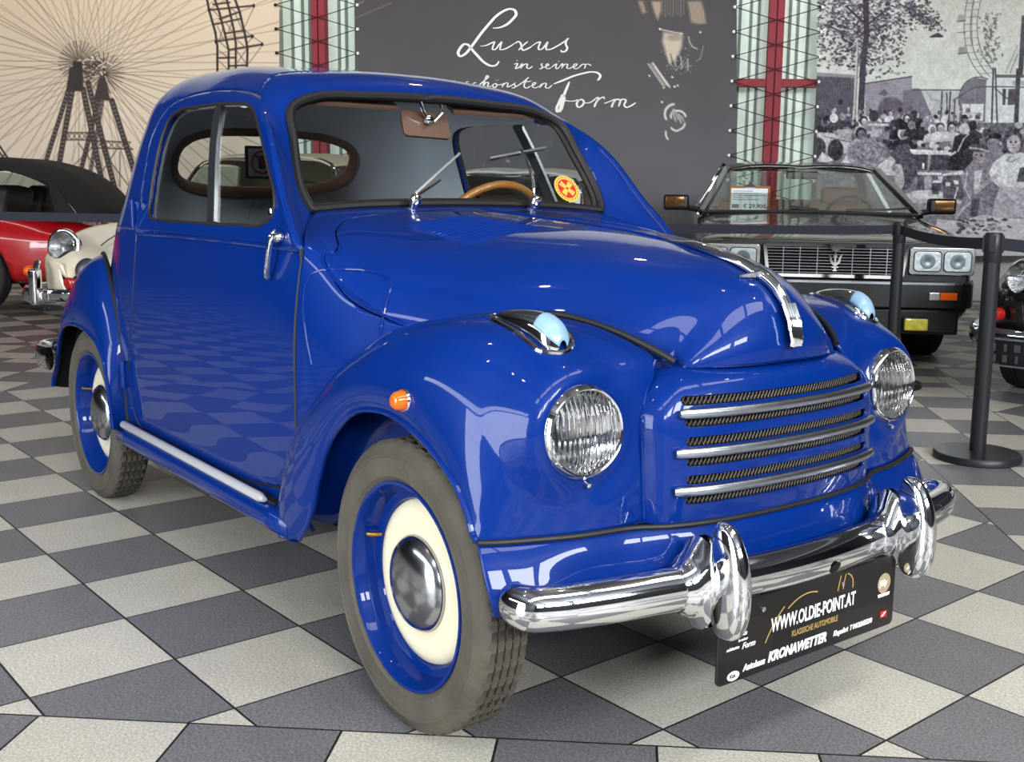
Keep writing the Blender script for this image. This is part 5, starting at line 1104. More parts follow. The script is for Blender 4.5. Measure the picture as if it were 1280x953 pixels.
# ================================================================== THE OTHER CARS
def place(lat, dep, z=0.0):
    f = np.array((-0.78853, 0.61499)); r = np.array((0.61499, 0.78853)); q = np.array(CAM_LOC[:2]) + f * dep + r * lat; return (float(q[0]), float(q[1]), z)
BLACKP = mat('black_car_paint', lin(14, 14, 16), .25, coat=1.0)
SEATTAN = mat('tan_leather', lin(112, 70, 38), .5, noise=(9, .15))
GLASS_T = glassmat('tinted_glass', (.72, .80, .78), 1.0, .9)
def half_loft(rows, ku=5, kv=5): return mirror(loft(rows, ku, kv), True)
def arch_clip(m, xs, z0, r, ymin): 
    for x in xs: m = clip(m, lambda V: np.where(np.abs(V[:, 1]) > ymin, np.hypot(V[:, 0] - x, V[:, 2] - z0) - r, 1.0))
    return m
def bar(a, b, w, t, up=(0, 0, 1)): return sweep([a, b], [(w/2, t/2), (-w/2, t/2), (-w/2, -t/2), (w/2, -t/2)], up=up)
def quadm(*p): m = M(); m.add(p, [tuple(range(len(p)))]); return m
def simple_wheel(root, x, y, r, w, rimr, rim_mat, cap_mat):
    e = bpy.data.objects.new('wheel', None); COL.objects.link(e); e.parent = root; e.location = (x, y, r); e.empty_display_size = .1
    s = 1 if y > 0 else -1; h = w / 2
    pr = [(rimr, -h * .8), (rimr + .02, -h), (r - .03, -h), (r - .008, -h * .85), (r, -h * .6), (r, -h * .2), (r - .006, -h * .18), (r - .006, -h * .1), (r, -h * .08), (r, h * .08), (r - .006, h * .1), (r - .006, h * .18), (r, h * .2), (r, h * .6), (r - .008, h * .85), (r - .03, h), (rimr + .02, h), (rimr, h * .8)]
    t = revolve(pr, (0, 0, 0), (0, 1, 0), 56); t.f = t.f[:-2]; obj('tyre', t, mat('dark_tyre', lin(34, 34, 35), .7, noise=(20, .2)), e)
    rm = revolve([(rimr, h * .8), (rimr - .012, h * .78), (rimr - .03, h * .4), (rimr * .6, h * .45), (.05, h * .6), (0, h * .62)], (0, 0, 0), (0, s, 0), 40); obj('rim', rm, rim_mat, e)
    obj('hub_cap', revolve([(.075, h * .45), (.07, h * .7), (.05, h * .85), (0, h * .9)], (0, 0, 0), (0, s, 0), 24), cap_mat, e)
    return e
FWD = math.atan2(-1.010, 1.051)
def heading(phi):
    """facing the aisle, turned by phi"""
    f = np.array((-0.78853, 0.61499)); r = np.array((0.61499, 0.78853)); d = -math.sin(phi) * r - math.cos(phi) * f; return math.atan2(d[1], d[0])

# ---------------------------------------------------------------- black coupe with the wide grille
CP = thing('coupe', 'black angular coupe with rectangular double headlamps and wide chrome slatted grille', 'car', place(1.70, 6.72), FWD)
def cs(x, w, zs, zt, zb=.26): return [(x, w - .10, zb), (x, w - .02, zb + .06), (x, w, zb + .25), (x, w - .01, zs - .12), (x, w - .03, zs - .02), (x, w - .08, zs + .008), (x, w * .55, (zs + zt) / 2 + .012), (x, 0, zt)]
rows = [cs(-.06, .800, .755, .785, .34), cs(-.12, .835, .775, .805, .30), cs(-.5, .850, .825, .855), cs(-1.0, .855, .862, .90), cs(-1.38, .857, .888, .935), cs(-2.0, .857, .90, .95), cs(-2.7, .857, .905, .95), cs(-3.4, .850, .915, .96), cs(-3.95, .825, .91, .95, .32), cs(-4.10, .80, .86, .90, .40)]
body = half_loft(rows, 8, 4); body = arch_clip(body, (-.82, -3.33), .31, .345, .55)
body = clip(body, lambda V: np.where((V[:, 0] < -1.46) & (V[:, 0] > -3.1), .62 - np.minimum(V[:, 2] - .30, 9) + np.where(np.abs(V[:, 1]) > .70, 9, 0), 1.0))
obj('body_shell', body, BLACKP, CP, smooth=35, solid=.008)
fr = M(); fr.join(box((-.085, 0, .57), (.04, 1.60, .42), .01)); obj('front_panel', fr, BLACKPLASTIC, CP, smooth=0)
# cabin
rf = half_loft([[(-2.06, .56, 1.243), (-2.06, .50, 1.262), (-2.06, 0, 1.275)], [(-2.3, .60, 1.262), (-2.3, .53, 1.288), (-2.3, 0, 1.305)], [(-2.75, .60, 1.262), (-2.75, .53, 1.288), (-2.75, 0, 1.305)], [(-3.05, .57, 1.24), (-3.05, .50, 1.262), (-3.05, 0, 1.275)]], 5, 4)
obj('roof', rf, BLACKP, CP, smooth=60, solid=.03)
for s in (-1, 1):
    obj('windscreen_pillar', bar((-1.34, s * .775, .915), (-2.08, s * .575, 1.250), .05, .045, (0, s, 0)), BLACKP, CP, bevel=.008)
    obj('rear_pillar', sweep([(-3.55, s * .72, .945), (-3.3, s * .66, 1.08), (-3.0, s * .575, 1.245)], [(.09, .03), (-.09, .03), (-.09, -.03), (.09, -.03)], up=(1, 0, 0)), BLACKP, CP, bevel=.008)
    obj('door_pillar', bar((-2.62, s * .80, .92), (-2.66, s * .60, 1.255), .06, .03, (1, 0, 0)), BLACKP, CP)
    obj('side_window', quadm((-1.42, s * .785, .925), (-2.60, s * .79, .925), (-2.64, s * .60, 1.25), (-2.10, s * .585, 1.245)), GLASS_T, CP, smooth=0)
    obj('rear_side_window', quadm((-2.65, s * .79, .925), (-3.45, s * .74, .94), (-3.02, s * .585, 1.24), (-2.69, s * .60, 1.25)), GLASS_T, CP, smooth=0)
    mr = obj('door_mirror', box((-1.56, s * .965, .985), (.12, .19, .115), .03, seg=3), BLACKPLASTIC, CP, smooth=60)
    obj('mirror_stalk', tube([(-1.52, s * .80, .935), (-1.54, s * .87, .945), (-1.56, s * .93, .965)], .022, 8), BLACKPLASTIC, mr)
    obj('mirror_painted_reflection', box((-1.497, s * .975, .990), (.006, .135, .070), .002), mat('painted_amber_reflection', lin(120, 86, 50), .15, .7), mr)  # amber reflection on the housing, put in as a coloured plate
obj('windscreen', quadm((-1.36, -.75, .925), (-1.30, 0, .935), (-1.36, .75, .925), (-2.07, .56, 1.245), (-2.05, 0, 1.268), (-2.07, -.56, 1.245)), GLASS_T, CP, smooth=0)
obj('rear_window', quadm((-3.56, -.66, .955), (-3.56, .66, .955), (-3.06, .53, 1.245), (-3.06, -.53, 1.245)), GLASS_T, CP, smooth=0)
sc_m = M(); sc_m.join(tube([(-1.345, -.76, .922), (-1.285, 0, .934), (-1.345, .76, .922)], .014, 8)); obj('windscreen_seal', sc_m, RUBBER, CP)
# interior
ii = box((-1.62, 0, .86), (.45, 1.36, .14), .04, seg=3); obj('dashboard', ii, mat('dark_dash', lin(38, 30, 24), .6), CP, smooth=60)
for y in (-.37, .37):
    st_ = box((-2.42, y, .70), (.17, .50, .58), .07, (0, -.25, 0), seg=4); st2 = obj('front_seat', st_, SEATTAN, CP, smooth=60)
    obj('headrest', box((-2.50, y, 1.055), (.10, .30, .13), .045, seg=4), SEATTAN, st2, smooth=60)
obj('rear_seat', box((-3.12, 0, .80), (.18, 1.16, .42), .07, (0, -.3, 0), seg=4), SEATTAN, CP, smooth=60)
sq = Vector((0, 0, 1)).rotation_difference(Vector((-.9, 0, .42)).normalized()); sc0 = Vector((-1.98, .37, .885))
swc = obj('steering_wheel', tube([tuple(sc0 + sq @ Vector((.18 * math.cos(a), .18 * math.sin(a), 0))) for a in np.linspace(0, 2*math.pi, 30, endpoint=False)], .013, 8, True), BLACKPLASTIC, CP); obj('spokes', bar(tuple(sc0 + sq @ Vector((0, -.17, 0))), tuple(sc0 + sq @ Vector((0, .17, 0))), .05, .015), BLACKPLASTIC, swc)
obj('interior_mirror', box((-1.98, .0, 1.205), (.03, .24, .06), .015, seg=3), BLACKPLASTIC, CP, smooth=60)
ct = prism(rrect(.055, .035, .006), (-1.915, -.43, 1.17), (0, 1, 0), (-.85, 0, .52), .001); vg = obj('vignette_sticker', ct, WHITE, CP, smooth=0); vg['label'] = 'small white and red sticker'
obj('sticker_mark', prism(rrect(.030, .020, .004), (-1.913, -.43, 1.171), (0, 1, 0), (-.85, 0, .52), .001), mat('sticker_red'), vg, smooth=0)
for s in (-1, 1): obj('wiper', sweep(crv([(-1.30, s * .10 + .15, .952), (-1.335, s * .30 + .25, .96), (-1.37, s * .42 + .28, .972)], 5), [(.008, .006), (-.008, .006), (-.008, -.006), (.008, -.006)]), BLACKPLASTIC, CP)
# grille
gr_ = thing('x', '', '') if False else None
gf = M(); gz, gh = .660, .185
for pth in ([(-.02, -.425, gz + gh/2), (-.02, .425, gz + gh/2)], [(-.02, -.40, gz - gh/2), (-.02, .40, gz - gh/2)], [(-.02, -.425, gz + gh/2), (-.02, -.40, gz - gh/2)], [(-.02, .425, gz + gh/2), (-.02, .40, gz - gh/2)]): gf.join(sweep(pth, [(.010, .012), (-.010, .012), (-.010, -.012), (.010, -.012)], up=(0, .3, 1)))
gf.join(prism([(-.06, .0), (.06, 0), (0, -.036)], (-.012, 0, gz + gh/2 - .004), (0, 1, 0), (0, 0, 1), .01))
gfr = obj('grille', gf, CHROME, CP, smooth=0)
obj('grille_backing', box((-.055, 0, gz), (.01, .84, gh)), DARK, gfr, smooth=0)
for k in range(9): z = gz - gh/2 + (k + 1) * gh / 10; obj('grille_slat', box((-.028, 0, z), (.018, .80 + .04 * (k / 9), .0034)), mat('slat_grey', lin(150, 152, 156), .35, 1.0), gfr, smooth=0)
for y in (-.31, -.21, -.105, .105, .21, .31): obj('grille_divider', box((-.024, y, gz), (.006, .004, gh - .01)), BRUSHED, gfr, smooth=0)
tri = M(); tz = gz - .01
for pts in ([(-.006, -.045), (.006, -.045), (.005, .05), (0, .066), (-.005, .05)], [(-.008, -.02), (-.030, .0), (-.034, .03), (-.046, .058), (-.024, .035), (-.018, .008), (-.004, -.004)], [(.008, -.02), (.030, .0), (.034, .03), (.046, .058), (.024, .035), (.018, .008), (.004, -.004)], [(-.02, -.032), (.02, -.032), (.02, -.024), (-.02, -.024)], [(-.012, -.052), (.012, -.052), (.012, -.044), (-.012, -.044)], [(-.014, .03), (0, .062), (.014, .03), (.005, .036), (-.005, .036)]):
    tri.join(prism(pts, (-.016, 0, tz), (0, 1, 0), (0, 0, 1), .008))
obj('trident_emblem', tri, CHROME, gfr, smooth=0)
for s in (-1, 1):
    pod = thing('x2', '', '') if False else None
    hf = M()
    yc, w_, h_ = s * .640, .385, .165
    oy = lambda y: (-.03 - .03 * max(0, abs(y) - .45) / .4)
    out = rrect(w_, h_, .02); inn1 = None
    hb = prism(out, (-.075, yc, .667), (0, 1, 0), (0, 0, 1), .035); hs = obj('headlamp_bezel', hb, mat('satin_chrome', (.62, .63, .65), .22, 1.0), CP, smooth=0, bevel=.004)
    for dy in (-.088, .088):
        lp = prism(rrect(.158, .118, .022), (-.045, yc + dy, .667), (0, 1, 0), (0, 0, 1), .010); l_ = obj('lamp_surround', prism(rrect(.168, .128, .026), (-.047, yc + dy, .667), (0, 1, 0), (0, 0, 1), .010), BLACKPLASTIC, hs, smooth=0)
        obj('lamp_glass', prism(rrect(.156, .116, .022), (-.040, yc + dy, .667), (0, 1, 0), (0, 0, 1), .008), mat('lamp_silver', lin(210, 222, 224), .25, .55, noise=(28, .28), bump=(40, .5)), hs, smooth=0, bevel=.002)
        obj('lamp_bowl', revolve([(.045, .0), (.043, .003), (.020, .004), (.012, .002), (0, .002)], (-.031, yc + dy, .667), (1, 0, 0), 24), mat('lamp_bowl_grey', lin(120, 130, 134), .3, .6, noise=(40, .3)), hs)  # greyer disc set on the lamp glass
# bumper with bright strip, indicators, fog lamps
bpp = crv([(-.62, -.835, .47), (-.22, -.83, .47), (-.06, -.77, .47), (-.02, -.5, .47), (-.005, 0, .47), (-.02, .5, .47), (-.06, .77, .47), (-.22, .83, .47), (-.62, .835, .47)], 6)
cb = obj('bumper', sweep(bpp, [(.075, -.045), (.075, .045), (-.085, .045), (-.085, -.045)], up=(0, 0, 1)), mat('bumper_black', lin(24, 24, 26), .45, noise=(40, .3)), CP, smooth=0, bevel=.008)
obj('bumper_strip', sweep(bpp + np.array((.004, 0, .066)), [(.007, -.047), (.007, .047), (-.007, .047), (-.007, -.047)], up=(0, 0, 1)), BRUSHED, cb, smooth=0)
for s in (-1, 1):
    ind = obj('indicator', box((.010, s * .672, .462), (.05, .10, .045), .004, (0, 0, s * .10)), AMBER, cb, smooth=0)
    obj('side_light', box((.018, s * .588, .462), (.05, .06, .045), .004, (0, 0, s * .05)), mat('clear_lens', lin(190, 188, 184), .15, .3), ind, smooth=0)
    fg = obj('fog_lamp', box((-.03, s * .50, .285), (.07, .155, .085), .012, seg=2), BLACKPLASTIC, CP, smooth=0)
    obj('fog_lamp_lens', box((.008, s * .50, .285), (.012, .138, .072), .008, seg=2), mat('yellow_lens', lin(232, 210, 20), .2, coat=.6, noise=(45, .5)), fg, smooth=0)
obj('front_valance', box((-.10, 0, .30), (.12, 1.52, .16), .02), BLACKPLASTIC, CP, smooth=0)
obj('underbody', box((-2.05, 0, .26), (3.4, 1.1, .10), .0), DARK, CP, smooth=0)
for x in (-.82, -3.33):
    for y in (-.715, .715): simple_wheel(CP, x, y, .302, .195, .19, BRUSHED, CHROME)
# clipboard with the price sheet standing behind the screen
def cp_world(x, y, z): c, s = math.cos(FWD), math.sin(FWD); return (CP.location.x + x * c - y * s, CP.location.y + x * s + y * c, z)
def to_car(m): return m.map(lambda p: cp_world(*p))
o_, ux_, uy_ = (-1.62, -.42, 1.020), Vector((.10, 1, 0)).normalized(), Vector((-.50, .05, .86)).normalized()
cbx = thing('clipboard', 'brown clipboard with white price sheet standing behind the black coupe windscreen', 'clipboard', cp_world(-1.60, -.42, .932), 0)
def loc_(o): o.matrix_parent_inverse = Matrix.Translation(-Vector(cbx.location)); return o
loc_(obj('board', to_car(prism(rrect(.30, .215, .012), o_, ux_, uy_, .004)), mat('clipboard_brown', lin(150, 112, 70), .6), cbx, smooth=0))
nv = ux_.cross(uy_); oo = Vector(o_) + nv * .0045
sh = loc_(obj('price_sheet', to_car(prism([(-.138, -.098), (.132, -.098), (.132, .085), (-.138, .085)], oo, ux_, uy_, .001)), mat('paper_white', lin(236, 238, 244), .7), cbx, smooth=0))
INK = mat('ink_black', lin(24, 24, 28), .7); o2 = oo + nv * .0015
tx_ = M(); tx_.join(text_mesh('\u20ac 29.900,-', .046, o2 + ux_ * -.045 + uy_ * -.082, ux_, uy_, off=.0012)); tx_.join(prism([(-.128, -.085), (-.075, -.085), (-.075, -.052), (-.128, -.052)], o2, ux_, uy_, .0006))
for k in range(5): tx_.join(prism([(-.125, .058 - k * .018), (.02 + .10 * ((k * 7) % 3) / 2, .058 - k * .018), (.02 + .10 * ((k * 7) % 3) / 2, .062 - k * .018), (-.125, .062 - k * .018)], o2, ux_, uy_, .0005))
loc_(obj('sheet_print', to_car(tx_), INK, cbx, smooth=0))
loc_(obj('clip', to_car(prism([(-.04, -.012), (.04, -.012), (.03, .012), (.012, .018), (.006, .038), (-.006, .038), (-.012, .018), (-.03, .012)], oo + uy_ * .098, ux_, uy_, .012)), CHROME, cbx, smooth=0))

# ---------------------------------------------------------------- rounded classic bodies
def classic_rows(L=3.95, W=.83, hood=.80, wing=.80, belt=.86, tail=.70):
    """half sections, front at x = 0 going back"""
    def r(x, wk, zt, zv, zf, zb): w = W * wk; return [(x, w * .82, zb), (x, w * .95, zb + .05), (x, w, zb + .20), (x, w * .985, (zb + .2 + zf) / 2 + .03), (x, w * .90, zf - .05), (x, w * .74, zf), (x, w * .55, zv), (x, w * .28, zt - .012), (x, 0, zt)]
    return [r(.0, .62, .50, .50, .52, .36), r(-.06, .80, .585, .585, .62, .30), r(-.18, .90, .655, .65, .705, .27), r(-.42, .96, .725, .712, wing - .03, .25), r(-.80, 1.0, hood - .02, hood - .03, wing, .24), r(-1.25, 1.0, hood + .04, hood + .02, wing + .005, .24), r(-1.55, 1.0, belt + .02, belt, belt - .02, .24), r(-2.3, 1.0, belt + .02, belt, belt - .02, .24), r(-2.9, 1.0, belt + .01, belt - .005, belt - .02, .25), r(-3.4, .96, tail + .10, tail + .08, tail + .06, .27), r(-L + .12, .85, tail - .02, tail - .02, tail - .04, .32), r(-L, .62, .52, .52, .52, .40)]
def classic(root, paint, top, W=.83, L=3.95, frame=CHROME, seats=SEATTAN, wr=.32, top_z=1.28, rim=CHROME, cab=0.0, wx=-2.62, zt=.90):
    X = lambda pts: [tuple((p[0] + cab,) + tuple(p[1:])) for p in pts]
    n0 = set(o.name for o in root.children)
    b = half_loft(classic_rows(L, W), 7, 4); b = arch_clip(b, (-.72, -2.85), .32, .36, W * .62)
    b = clip(b, lambda V: np.where((V[:, 0] < -1.62 + cab) & (V[:, 0] > -2.62 + cab) & (np.abs(V[:, 1]) < W * .74) & (V[:, 2] > .6), -1.0, 1.0))
    obj('body_shell', b, paint, root, smooth=60, solid=.008); obj('underbody', box((-L / 2, 0, .30), (L - .8, W * 1.1, .12)), DARK, root, smooth=0)
    for x in (-.72, -2.85):
        for y in (-W + .10, W - .10): simple_wheel(root, x, y, wr, .165, .205, rim, CHROME)
    # windscreen and folding top, set back by cab
    low = set(o.name for o in root.children)
    wsf = [(-1.52, -.62, .87), (-1.60, -.60, 1.0), (-1.78, -.52, top_z - .06), (-1.76, 0, top_z - .03), (-1.78, .52, top_z - .06), (-1.60, .60, 1.0), (-1.52, .62, .87)]
    obj('windscreen_frame', tube(crv(wsf, 4), .016, 8), frame, root); obj('windscreen', quadm(*[(p[0] + .002, p[1], p[2]) for p in wsf]), GLASS_T, root, smooth=0)
    tp = half_loft([[(-1.76, .53, top_z - .07), (-1.76, .44, top_z - .03), (-1.76, 0, top_z - .015)], [(-2.1, .60, top_z - .05), (-2.1, .48, top_z + .0), (-2.1, 0, top_z + .02)], [(-2.6, .62, top_z - .07), (-2.6, .48, top_z - .01), (-2.6, 0, top_z + .01)], [(-2.95, .60, top_z - .22), (-2.97, .46, top_z - .15), (-3.0, 0, top_z - .13)], [(-3.12, .58, zt), (-3.2, .45, zt), (-3.25, 0, zt + .01)]], 5, 4)
    tp_o = obj('folding_top', tp, top, root, smooth=60, solid=.012)
    for s in (-1, 1):
        sd = quadm((wx, s * .68, zt - .02), (-3.14, s * .62, zt - .02), (-2.96, s * .605, top_z - .20), (max(wx, -2.9), s * .63, top_z - .06 if wx > -2.7 else top_z - .14)); obj('top_side', sd, top, tp_o, smooth=0, solid=.006)
        obj('side_window', quadm((-1.60, s * .66, .885), (wx + .02, s * .69, .885), (max(wx, -2.9) + .02, s * .635, top_z - .07 if wx > -2.7 else top_z - .15), (-2.5, s * .635, top_z - .07), (-1.82, s * .55, top_z - .08)), GLASS_T, root, smooth=0)
        obj('window_post', bar((wx if wx > -2.7 else -2.45, s * .685, .86), (-2.61 if wx > -2.7 else -2.45, s * .635, top_z - .06), .035, .02, (1, 0, 0)), top, tp_o)
        obj('seat', box((-2.42, s * .33, .78), (.16, .48, .5), .06, (0, -.25, 0), seg=3), seats, root, smooth=60)
    q = Vector((0, 0, 1)).rotation_difference(Vector((-.85, 0, .5)).normalized()); c = Vector((-1.86, .33, .93))
    obj('steering_wheel', tube([tuple(c + q @ Vector((.19 * math.cos(a), .19 * math.sin(a), 0))) for a in np.linspace(0, 2*math.pi, 28, endpoint=False)], .011, 8, True), BLACKPLASTIC, root)
    for o in root.children:
        if o.name not in low: o.location.x += cab
def round_lamp(root, x, y, z, r, ax=(1, 0, .08), name='headlamp'):
    h = obj(name, revolve([(r * .93, -.05), (r * 1.02, .0), (r, .02), (r * .9, .03), (r * .86, .026)], (x, y, z), ax, 36), CHROME, root)
    obj('reflector', revolve([(r * .86, .02), (r * .7, -.01), (r * .4, -.03), (0, -.036)], (x, y, z), ax, 30), mat('mirror_silver'), h)
    obj('lamp_lens', revolve([(r * .88, .026), (r * .75, .04), (r * .45, .052), (0, .058)], (x, y, z), ax, 30), LENS, h, smooth=180); return h

# cream sports car, nose towards the aisle
CREAMP = mat('ivory_car_paint', lin(232, 222, 200), .25, coat=1.0)
cc_dir = heading(.2); CC = thing('sports_car', 'ivory rounded sports car with round headlamp and chrome bumper left of the blue car', 'car', place(-2.534, 6.675), cc_dir)
classic(CC, CREAMP, mat('beige_canvas', lin(196, 182, 156), .9), W=.82)
for s in (-1, 1):
    round_lamp(CC, -.115, s * .56, .665, .098)
    obj('headlamp_ring', revolve([(.100, -.02), (.112, .0), (.110, .012), (.100, .016)], (-.115, s * .56, .665), (1, 0, .08), 36), CHROME, CC)
    obj('indicator', revolve([(.034, -.02), (.034, .0), (.028, .022), (.012, .034), (0, .036)], (.055, s * .69, .52), (1, s * .25, .1), 20), AMBER, CC)
    ov = obj('overrider', box((.125, s * .60, .43), (.07, .055, .22), .024, seg=4), CHROME, CC, smooth=60); obj('overrider_top', tube([(.11, s * .60, .53), (.09, s * .61, .56), (.05, s * .63, .575)], .018, 10), CHROME, ov)
    obj('horn_grille', revolve([(.07, -.01), (.072, .006), (.06, .012), (.0, .012)], (.01, s * .33, .535), (1, 0, .35), 28), BRUSHED, CC)
    obj('wing_stud', revolve([(.018, 0), (.018, .004), (.010, .006), (0, .006)], (-.22, s * .62, .735), (.7, 0, 1), 14), DARK, CC)
    obj('fog_lamp', revolve([(.034, -.02), (.036, .01), (.028, .018), (0, .022)], (.075, s * .40, .455), (1, 0, 0), 24), mat('red_lens', lin(170, 26, 24), .2, coat=.5), CC)
cbp = crv([(-.35, -.845, .37), (-.05, -.80, .37), (.075, -.60, .37), (.11, 0, .37), (.075, .60, .37), (-.05, .80, .37), (-.35, .845, .37)], 6)
ccb = obj('bumper', sweep(cbp, [(.05 * math.sin(a), .022 * math.cos(a)) for a in np.linspace(0, 2*math.pi, 14, endpoint=False)], up=(0, 0, 1)), CHROME, CC, smooth=70); obj('bumper_rib', sweep(cbp + np.array((.018, 0, .012)), [(.012, .010), (-.012, .010), (-.012, -.010), (.012, -.010)], up=(0, 0, 1)), CHROME, ccb, smooth=0)
obj('bonnet_edge', tube(crv([(-.20, -.36, .672), (-.45, -.40, .735), (-1.3, -.44, .835)], 6), .004, 6), BLACKPLASTIC, CC)
obj('bonnet_handle', tube(crv([(-.14, 0, .645), (-.25, 0, .715), (-.42, 0, .745)], 5), .014, 8), CHROME, CC)
# red roadster with a black top behind it
REDP = mat('red_car_paint', lin(176, 18, 26), .25, coat=1.0)
RC = thing('roadster', 'red roadster with black folding top behind the ivory sports car', 'car', place(-7.5, 9.45), heading(math.pi / 2))
classic(RC, REDP, mat('black_canvas', lin(26, 23, 24), .9), W=.80, L=3.9, top_z=1.22, seats=LEATHER_DK, cab=-.58, wx=-2.98, zt=.80)
for s in (-1, 1): round_lamp(RC, -.12, s * .54, .66, .095)
obj('bumper', sweep(crv([(-.30, -.82, .38), (.05, -.62, .38), (.09, 0, .38), (.05, .62, .38), (-.30, .82, .38)], 6), [(.04 * math.sin(a), .018 * math.cos(a)) for a in np.linspace(0, 2*math.pi, 12, endpoint=False)], up=(0, 0, 1)), CHROME, RC, smooth=70)
for s in (-1, 1): obj('wing_mirror', revolve([(0, -.07), (.05, -.03), (.062, .01), (.055, .035), (0, .04)], (-2.06, s * .80, .98), (-1, 0, .1), 20), CHROME, RC); 
obj('waist_trim', tube(crv([(-.5, .815, .70), (-1.6, .815, .80), (-3.0, .81, .80)], 6), .008, 6), CHROME, RC)
# dark classic with white roof behind the blue car, seen through its windows
WC = thing('saloon_car', 'dark classic car with pale roof standing behind the blue car windscreen', 'car', place(-.72, 7.0), heading(.2))
classic(WC, BLACKP, mat('pale_grey_roof', lin(206, 204, 198), .5), W=.80, top_z=1.20)
for s in (-1, 1):
    round_lamp(WC, -.115, s * .56, .665, .095)
    mm = obj('wing_mirror', box((-1.44, s * .88, 1.02), (.05, .12, .16), .02, seg=3), BLACKPLASTIC, WC, smooth=60); obj('mirror_stalk', tube([(-1.44, s * .80, .84), (-1.44, s * .86, .92), (-1.44, s * .89, .97)], .010, 8), CHROME, mm)
obj('bumper', sweep(crv([(-.30, -.84, .40), (.05, -.62, .40), (.09, 0, .40), (.05, .62, .40), (-.30, .84, .40)], 6), [(.045 * math.sin(a), .02 * math.cos(a)) for a in np.linspace(0, 2*math.pi, 12, endpoint=False)], up=(0, 0, 1)), CHROME, WC, smooth=70)
# black classic at the right edge
BC = thing('classic_car', 'black classic car with round headlamp at the right edge behind the barrier', 'car', place(2.72, 5.12), heading(.75))
classic(BC, BLACKP, mat('black_canvas'), W=.83, top_z=1.25)
for s in (-1, 1):
    round_lamp(BC, -.10, s * .56, .655, .098); obj('lower_lamp', revolve([(.034, -.04), (.036, .0), (.03, .014), (0, .02)], (.02, s * .66, .47), (1, s * .3, 0), 20), mat('red_lens'), BC)
    obj('wing_mirror', box((-1.30, s * .93, 1.0), (.09, .20, .13), .04, seg=3), BLACKPLASTIC, BC, smooth=60); obj('mirror_arm', tube([(-1.30, s * .78, .85), (-1.30, s * .84, .92), (-1.30, s * .90, .97)], .014, 8), BLACKPLASTIC, BC)
obj('bumper', sweep(crv([(-.30, -.86, .36), (.04, -.70, .36), (.10, -.35, .36), (.11, 0, .36), (.10, .35, .36), (.04, .70, .36), (-.30, .86, .36)], 6), [(.05 * math.sin(a), .022 * math.cos(a)) for a in np.linspace(0, 2*math.pi, 14, endpoint=False)], up=(0, 0, 1)), CHROME, BC, smooth=70)
bpl = obj('number_plate', box((.145, -.42, .30), (.012, .46, .12), .004, (0, 0, -.12)), mat('plate_dark', lin(30, 31, 34), .4), BC, smooth=0)
obj('plate_rim', sweep([(.153, -.645, .235), (.153, -.195, .235), (.153, -.195, .365), (.153, -.645, .365)], [(.004, .004), (-.004, .004), (-.004, -.004), (.004, -.004)], closed=True, up=(1, 0, 0)), BRUSHED, bpl, smooth=0)
for r in range(2):
    for k in range(7): obj('plate_character', box((.153, -.60 + k * .058, .27 + r * .055), (.003, .030 - .008 * ((k + r) % 3), .036)), mat('plate_grey', lin(70, 72, 78), .4), bpl, smooth=0)

# ---------------------------------------------------------------- barrier posts and belts
POSTM = mat('barrier_black', lin(34, 36, 41), .38, noise=(30, .1)); BELTM = mat('navy_belt', lin(32, 34, 46), .8, noise=(60, .12))
def post(loc, label):
    t = thing('barrier_post', label, 'barrier post', loc, 0, 'black belt barrier posts')
    obj('base', revolve([(0, 0), (.168, 0), (.172, .004), (.172, .022), (.166, .030), (.05, .036), (0, .036)], (0, 0, 0), (0, 0, 1), 48), POSTM, t)
    obj('tube', revolve([(.032, .034), (.032, .84), (0, .84)], (0, 0, 0), (0, 0, 1), 28), POSTM, t)
    hd_ = obj('belt_head', revolve([(.033, .80), (.0345, .802), (.0345, .91), (.030, .916), (0, .917)], (0, 0, 0), (0, 0, 1), 28), POSTM, t)
    for a in range(4): c, s = math.cos(a * math.pi / 2 + .5), math.sin(a * math.pi / 2 + .5); obj('belt_slot', box((c * .035, s * .035, .872), (.010, .020, .066), .002, (0, 0, a * math.pi / 2 + .5)), BLACKPLASTIC, hd_, smooth=0)
    return t
pa, pb_, pc, pd_, pe = place(-3.75, 6.15), place(-.15, 6.15), (-1.86, 3.60, 0), (-.61, 2.43, 0), place(3.05, 3.55)
post(pa, 'black barrier post left of the photo holding the belt before the ivory car') ; post(pb_, 'black barrier post hidden behind the blue car')
post(pc, 'slim black barrier post standing in front of the black coupe grille'); post(pd_, 'black barrier post with round base standing nearest on the right'); post(pe, 'black barrier post outside the right edge of the photo')
def belt(a, b, z0, z1, sag, label):
    a, b = np.array(a[:2]), np.array(b[:2]); d = (b - a) / np.linalg.norm(b - a); a2, b2 = a + d * .036, b - d * .036; pts = []
    for t in np.linspace(0, 1, 15): q = a2 + (b2 - a2) * t; pts.append((q[0], q[1], z0 + (z1 - z0) * t - sag * 4 * t * (1 - t)))
    o = obj('barrier_belt', sweep(pts, [(.024, .001), (-.024, .001), (-.024, -.001), (.024, -.001)], up=(0, 0, 1)), BELTM, smooth=0); tag(o, label, 'barrier belt', 'navy barrier belts')
belt(pa, pb_, .872, .872, .006, 'navy belt stretched in front of the ivory sports car'); belt(pb_, pc, .872, .872, .012, 'navy belt stretched across the black coupe from behind the blue bonnet')
belt(pc, pd_, .872, .872, .02, 'short navy belt between the two visible barrier posts'); belt(pd_, pe, .872, .872, .03, 'navy belt running from the nearest post off the right edge')

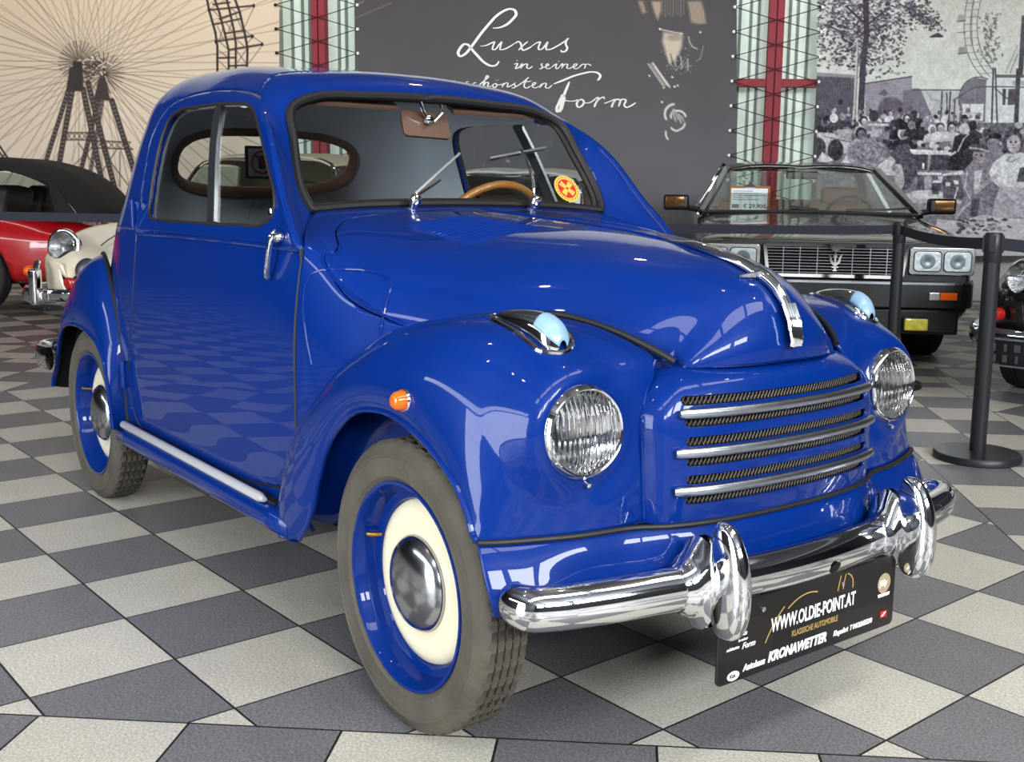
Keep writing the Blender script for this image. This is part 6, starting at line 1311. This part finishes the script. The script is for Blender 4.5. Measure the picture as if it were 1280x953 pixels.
# ---------------------------------------------------------------- no-touching sign behind the rear glass of the blue car, price card beside the pale-roofed car
sg = thing('sign', 'small white sign with crossed-out black hand in a red ring', 'sign', (-2.22, .085, 1.10))
def locs(o): o.matrix_parent_inverse = Matrix.Translation(-Vector(sg.location)); return o
so, su, sv = Vector((-1.985, -.022, 1.135)), Vector((.05, 1, 0)).normalized(), Vector((0, 0, 1)); sn = su.cross(sv)
locs(obj('frame', prism(rrect(.118, .114, .005), so, su, sv, .006), BLACKPLASTIC, sg, smooth=0)); locs(obj('card', prism(rrect(.098, .096, .003), so + sn * .0065, su, sv, .001), WHITE, sg, smooth=0))
rgm_ = M(); nn = 32
for i in range(nn):
    a, b = 2*math.pi*i/nn, 2*math.pi*(i+1)/nn; rgm_.join(prism([(.034*math.cos(a), .034*math.sin(a)), (.041*math.cos(a), .041*math.sin(a)), (.041*math.cos(b), .041*math.sin(b)), (.034*math.cos(b), .034*math.sin(b))], so + sn * .009, su, sv, .0008))
rgm_.join(prism([(-.0275, .0215), (-.0215, .0275), (.0275, -.0215), (.0215, -.0275)], so + sn * .010, su, sv, .0008)); 
hm = M(); hm.join(prism(rrect(.027, .026, .006), so + sn * .008 + sv * -.009, su, sv, .0008))
for k, (x, l) in enumerate(((-.0102, .020), (-.0034, .025), (.0034, .024), (.0102, .019))): hm.join(prism([(x - .0027, .0), (x + .0027, .0), (x + .0027, l), (x, l + .002), (x - .0027, l)], so + sn * .008, su, sv, .0008))
hm.join(prism([(.0105, -.015), (.021, -.002), (.0235, .0045), (.019, .0045), (.0105, -.0045)], so + sn * .008, su, sv, .0008))
locs(obj('hand_symbol', hm, INK, sg, smooth=0)); locs(obj('prohibition_ring', rgm_, mat('sticker_red'), sg, smooth=0))

pcx = thing('price_card', 'narrow white price card standing beside the blue car left windscreen pillar', 'card', (0, 0, 0))
_c, _s = math.cos(WC.rotation_euler.z), math.sin(WC.rotation_euler.z)
def wcw(p): return (WC.location.x + p[0] * _c - p[1] * _s, WC.location.y + p[0] * _s + p[1] * _c, p[2])
pcx.location = wcw((-1.42, .585, .885))
def locp(o): o.matrix_parent_inverse = Matrix.Translation(-Vector(pcx.location)); return o
locp(obj('card', prism(rrect(.085, .19, .004), (-1.42, .585, .975), (0, 1, 0), (-.25, 0, .97), .002).map(wcw), mat('paper_white'), pcx, smooth=0))
for k in range(3): locp(obj('print_line', prism([(-.03, .05 - k * .03), (.025 - .01 * k, .05 - k * .03), (.025 - .01 * k, .056 - k * .03), (-.03, .056 - k * .03)], (-1.417, .585, .975), (0, 1, 0), (-.25, 0, .97), .001).map(wcw), INK, pcx, smooth=0))
locp(obj('card_foot', box((-1.43, .585, .884), (.06, .07, .008), .002).map(wcw), BLACKPLASTIC, pcx, smooth=0))
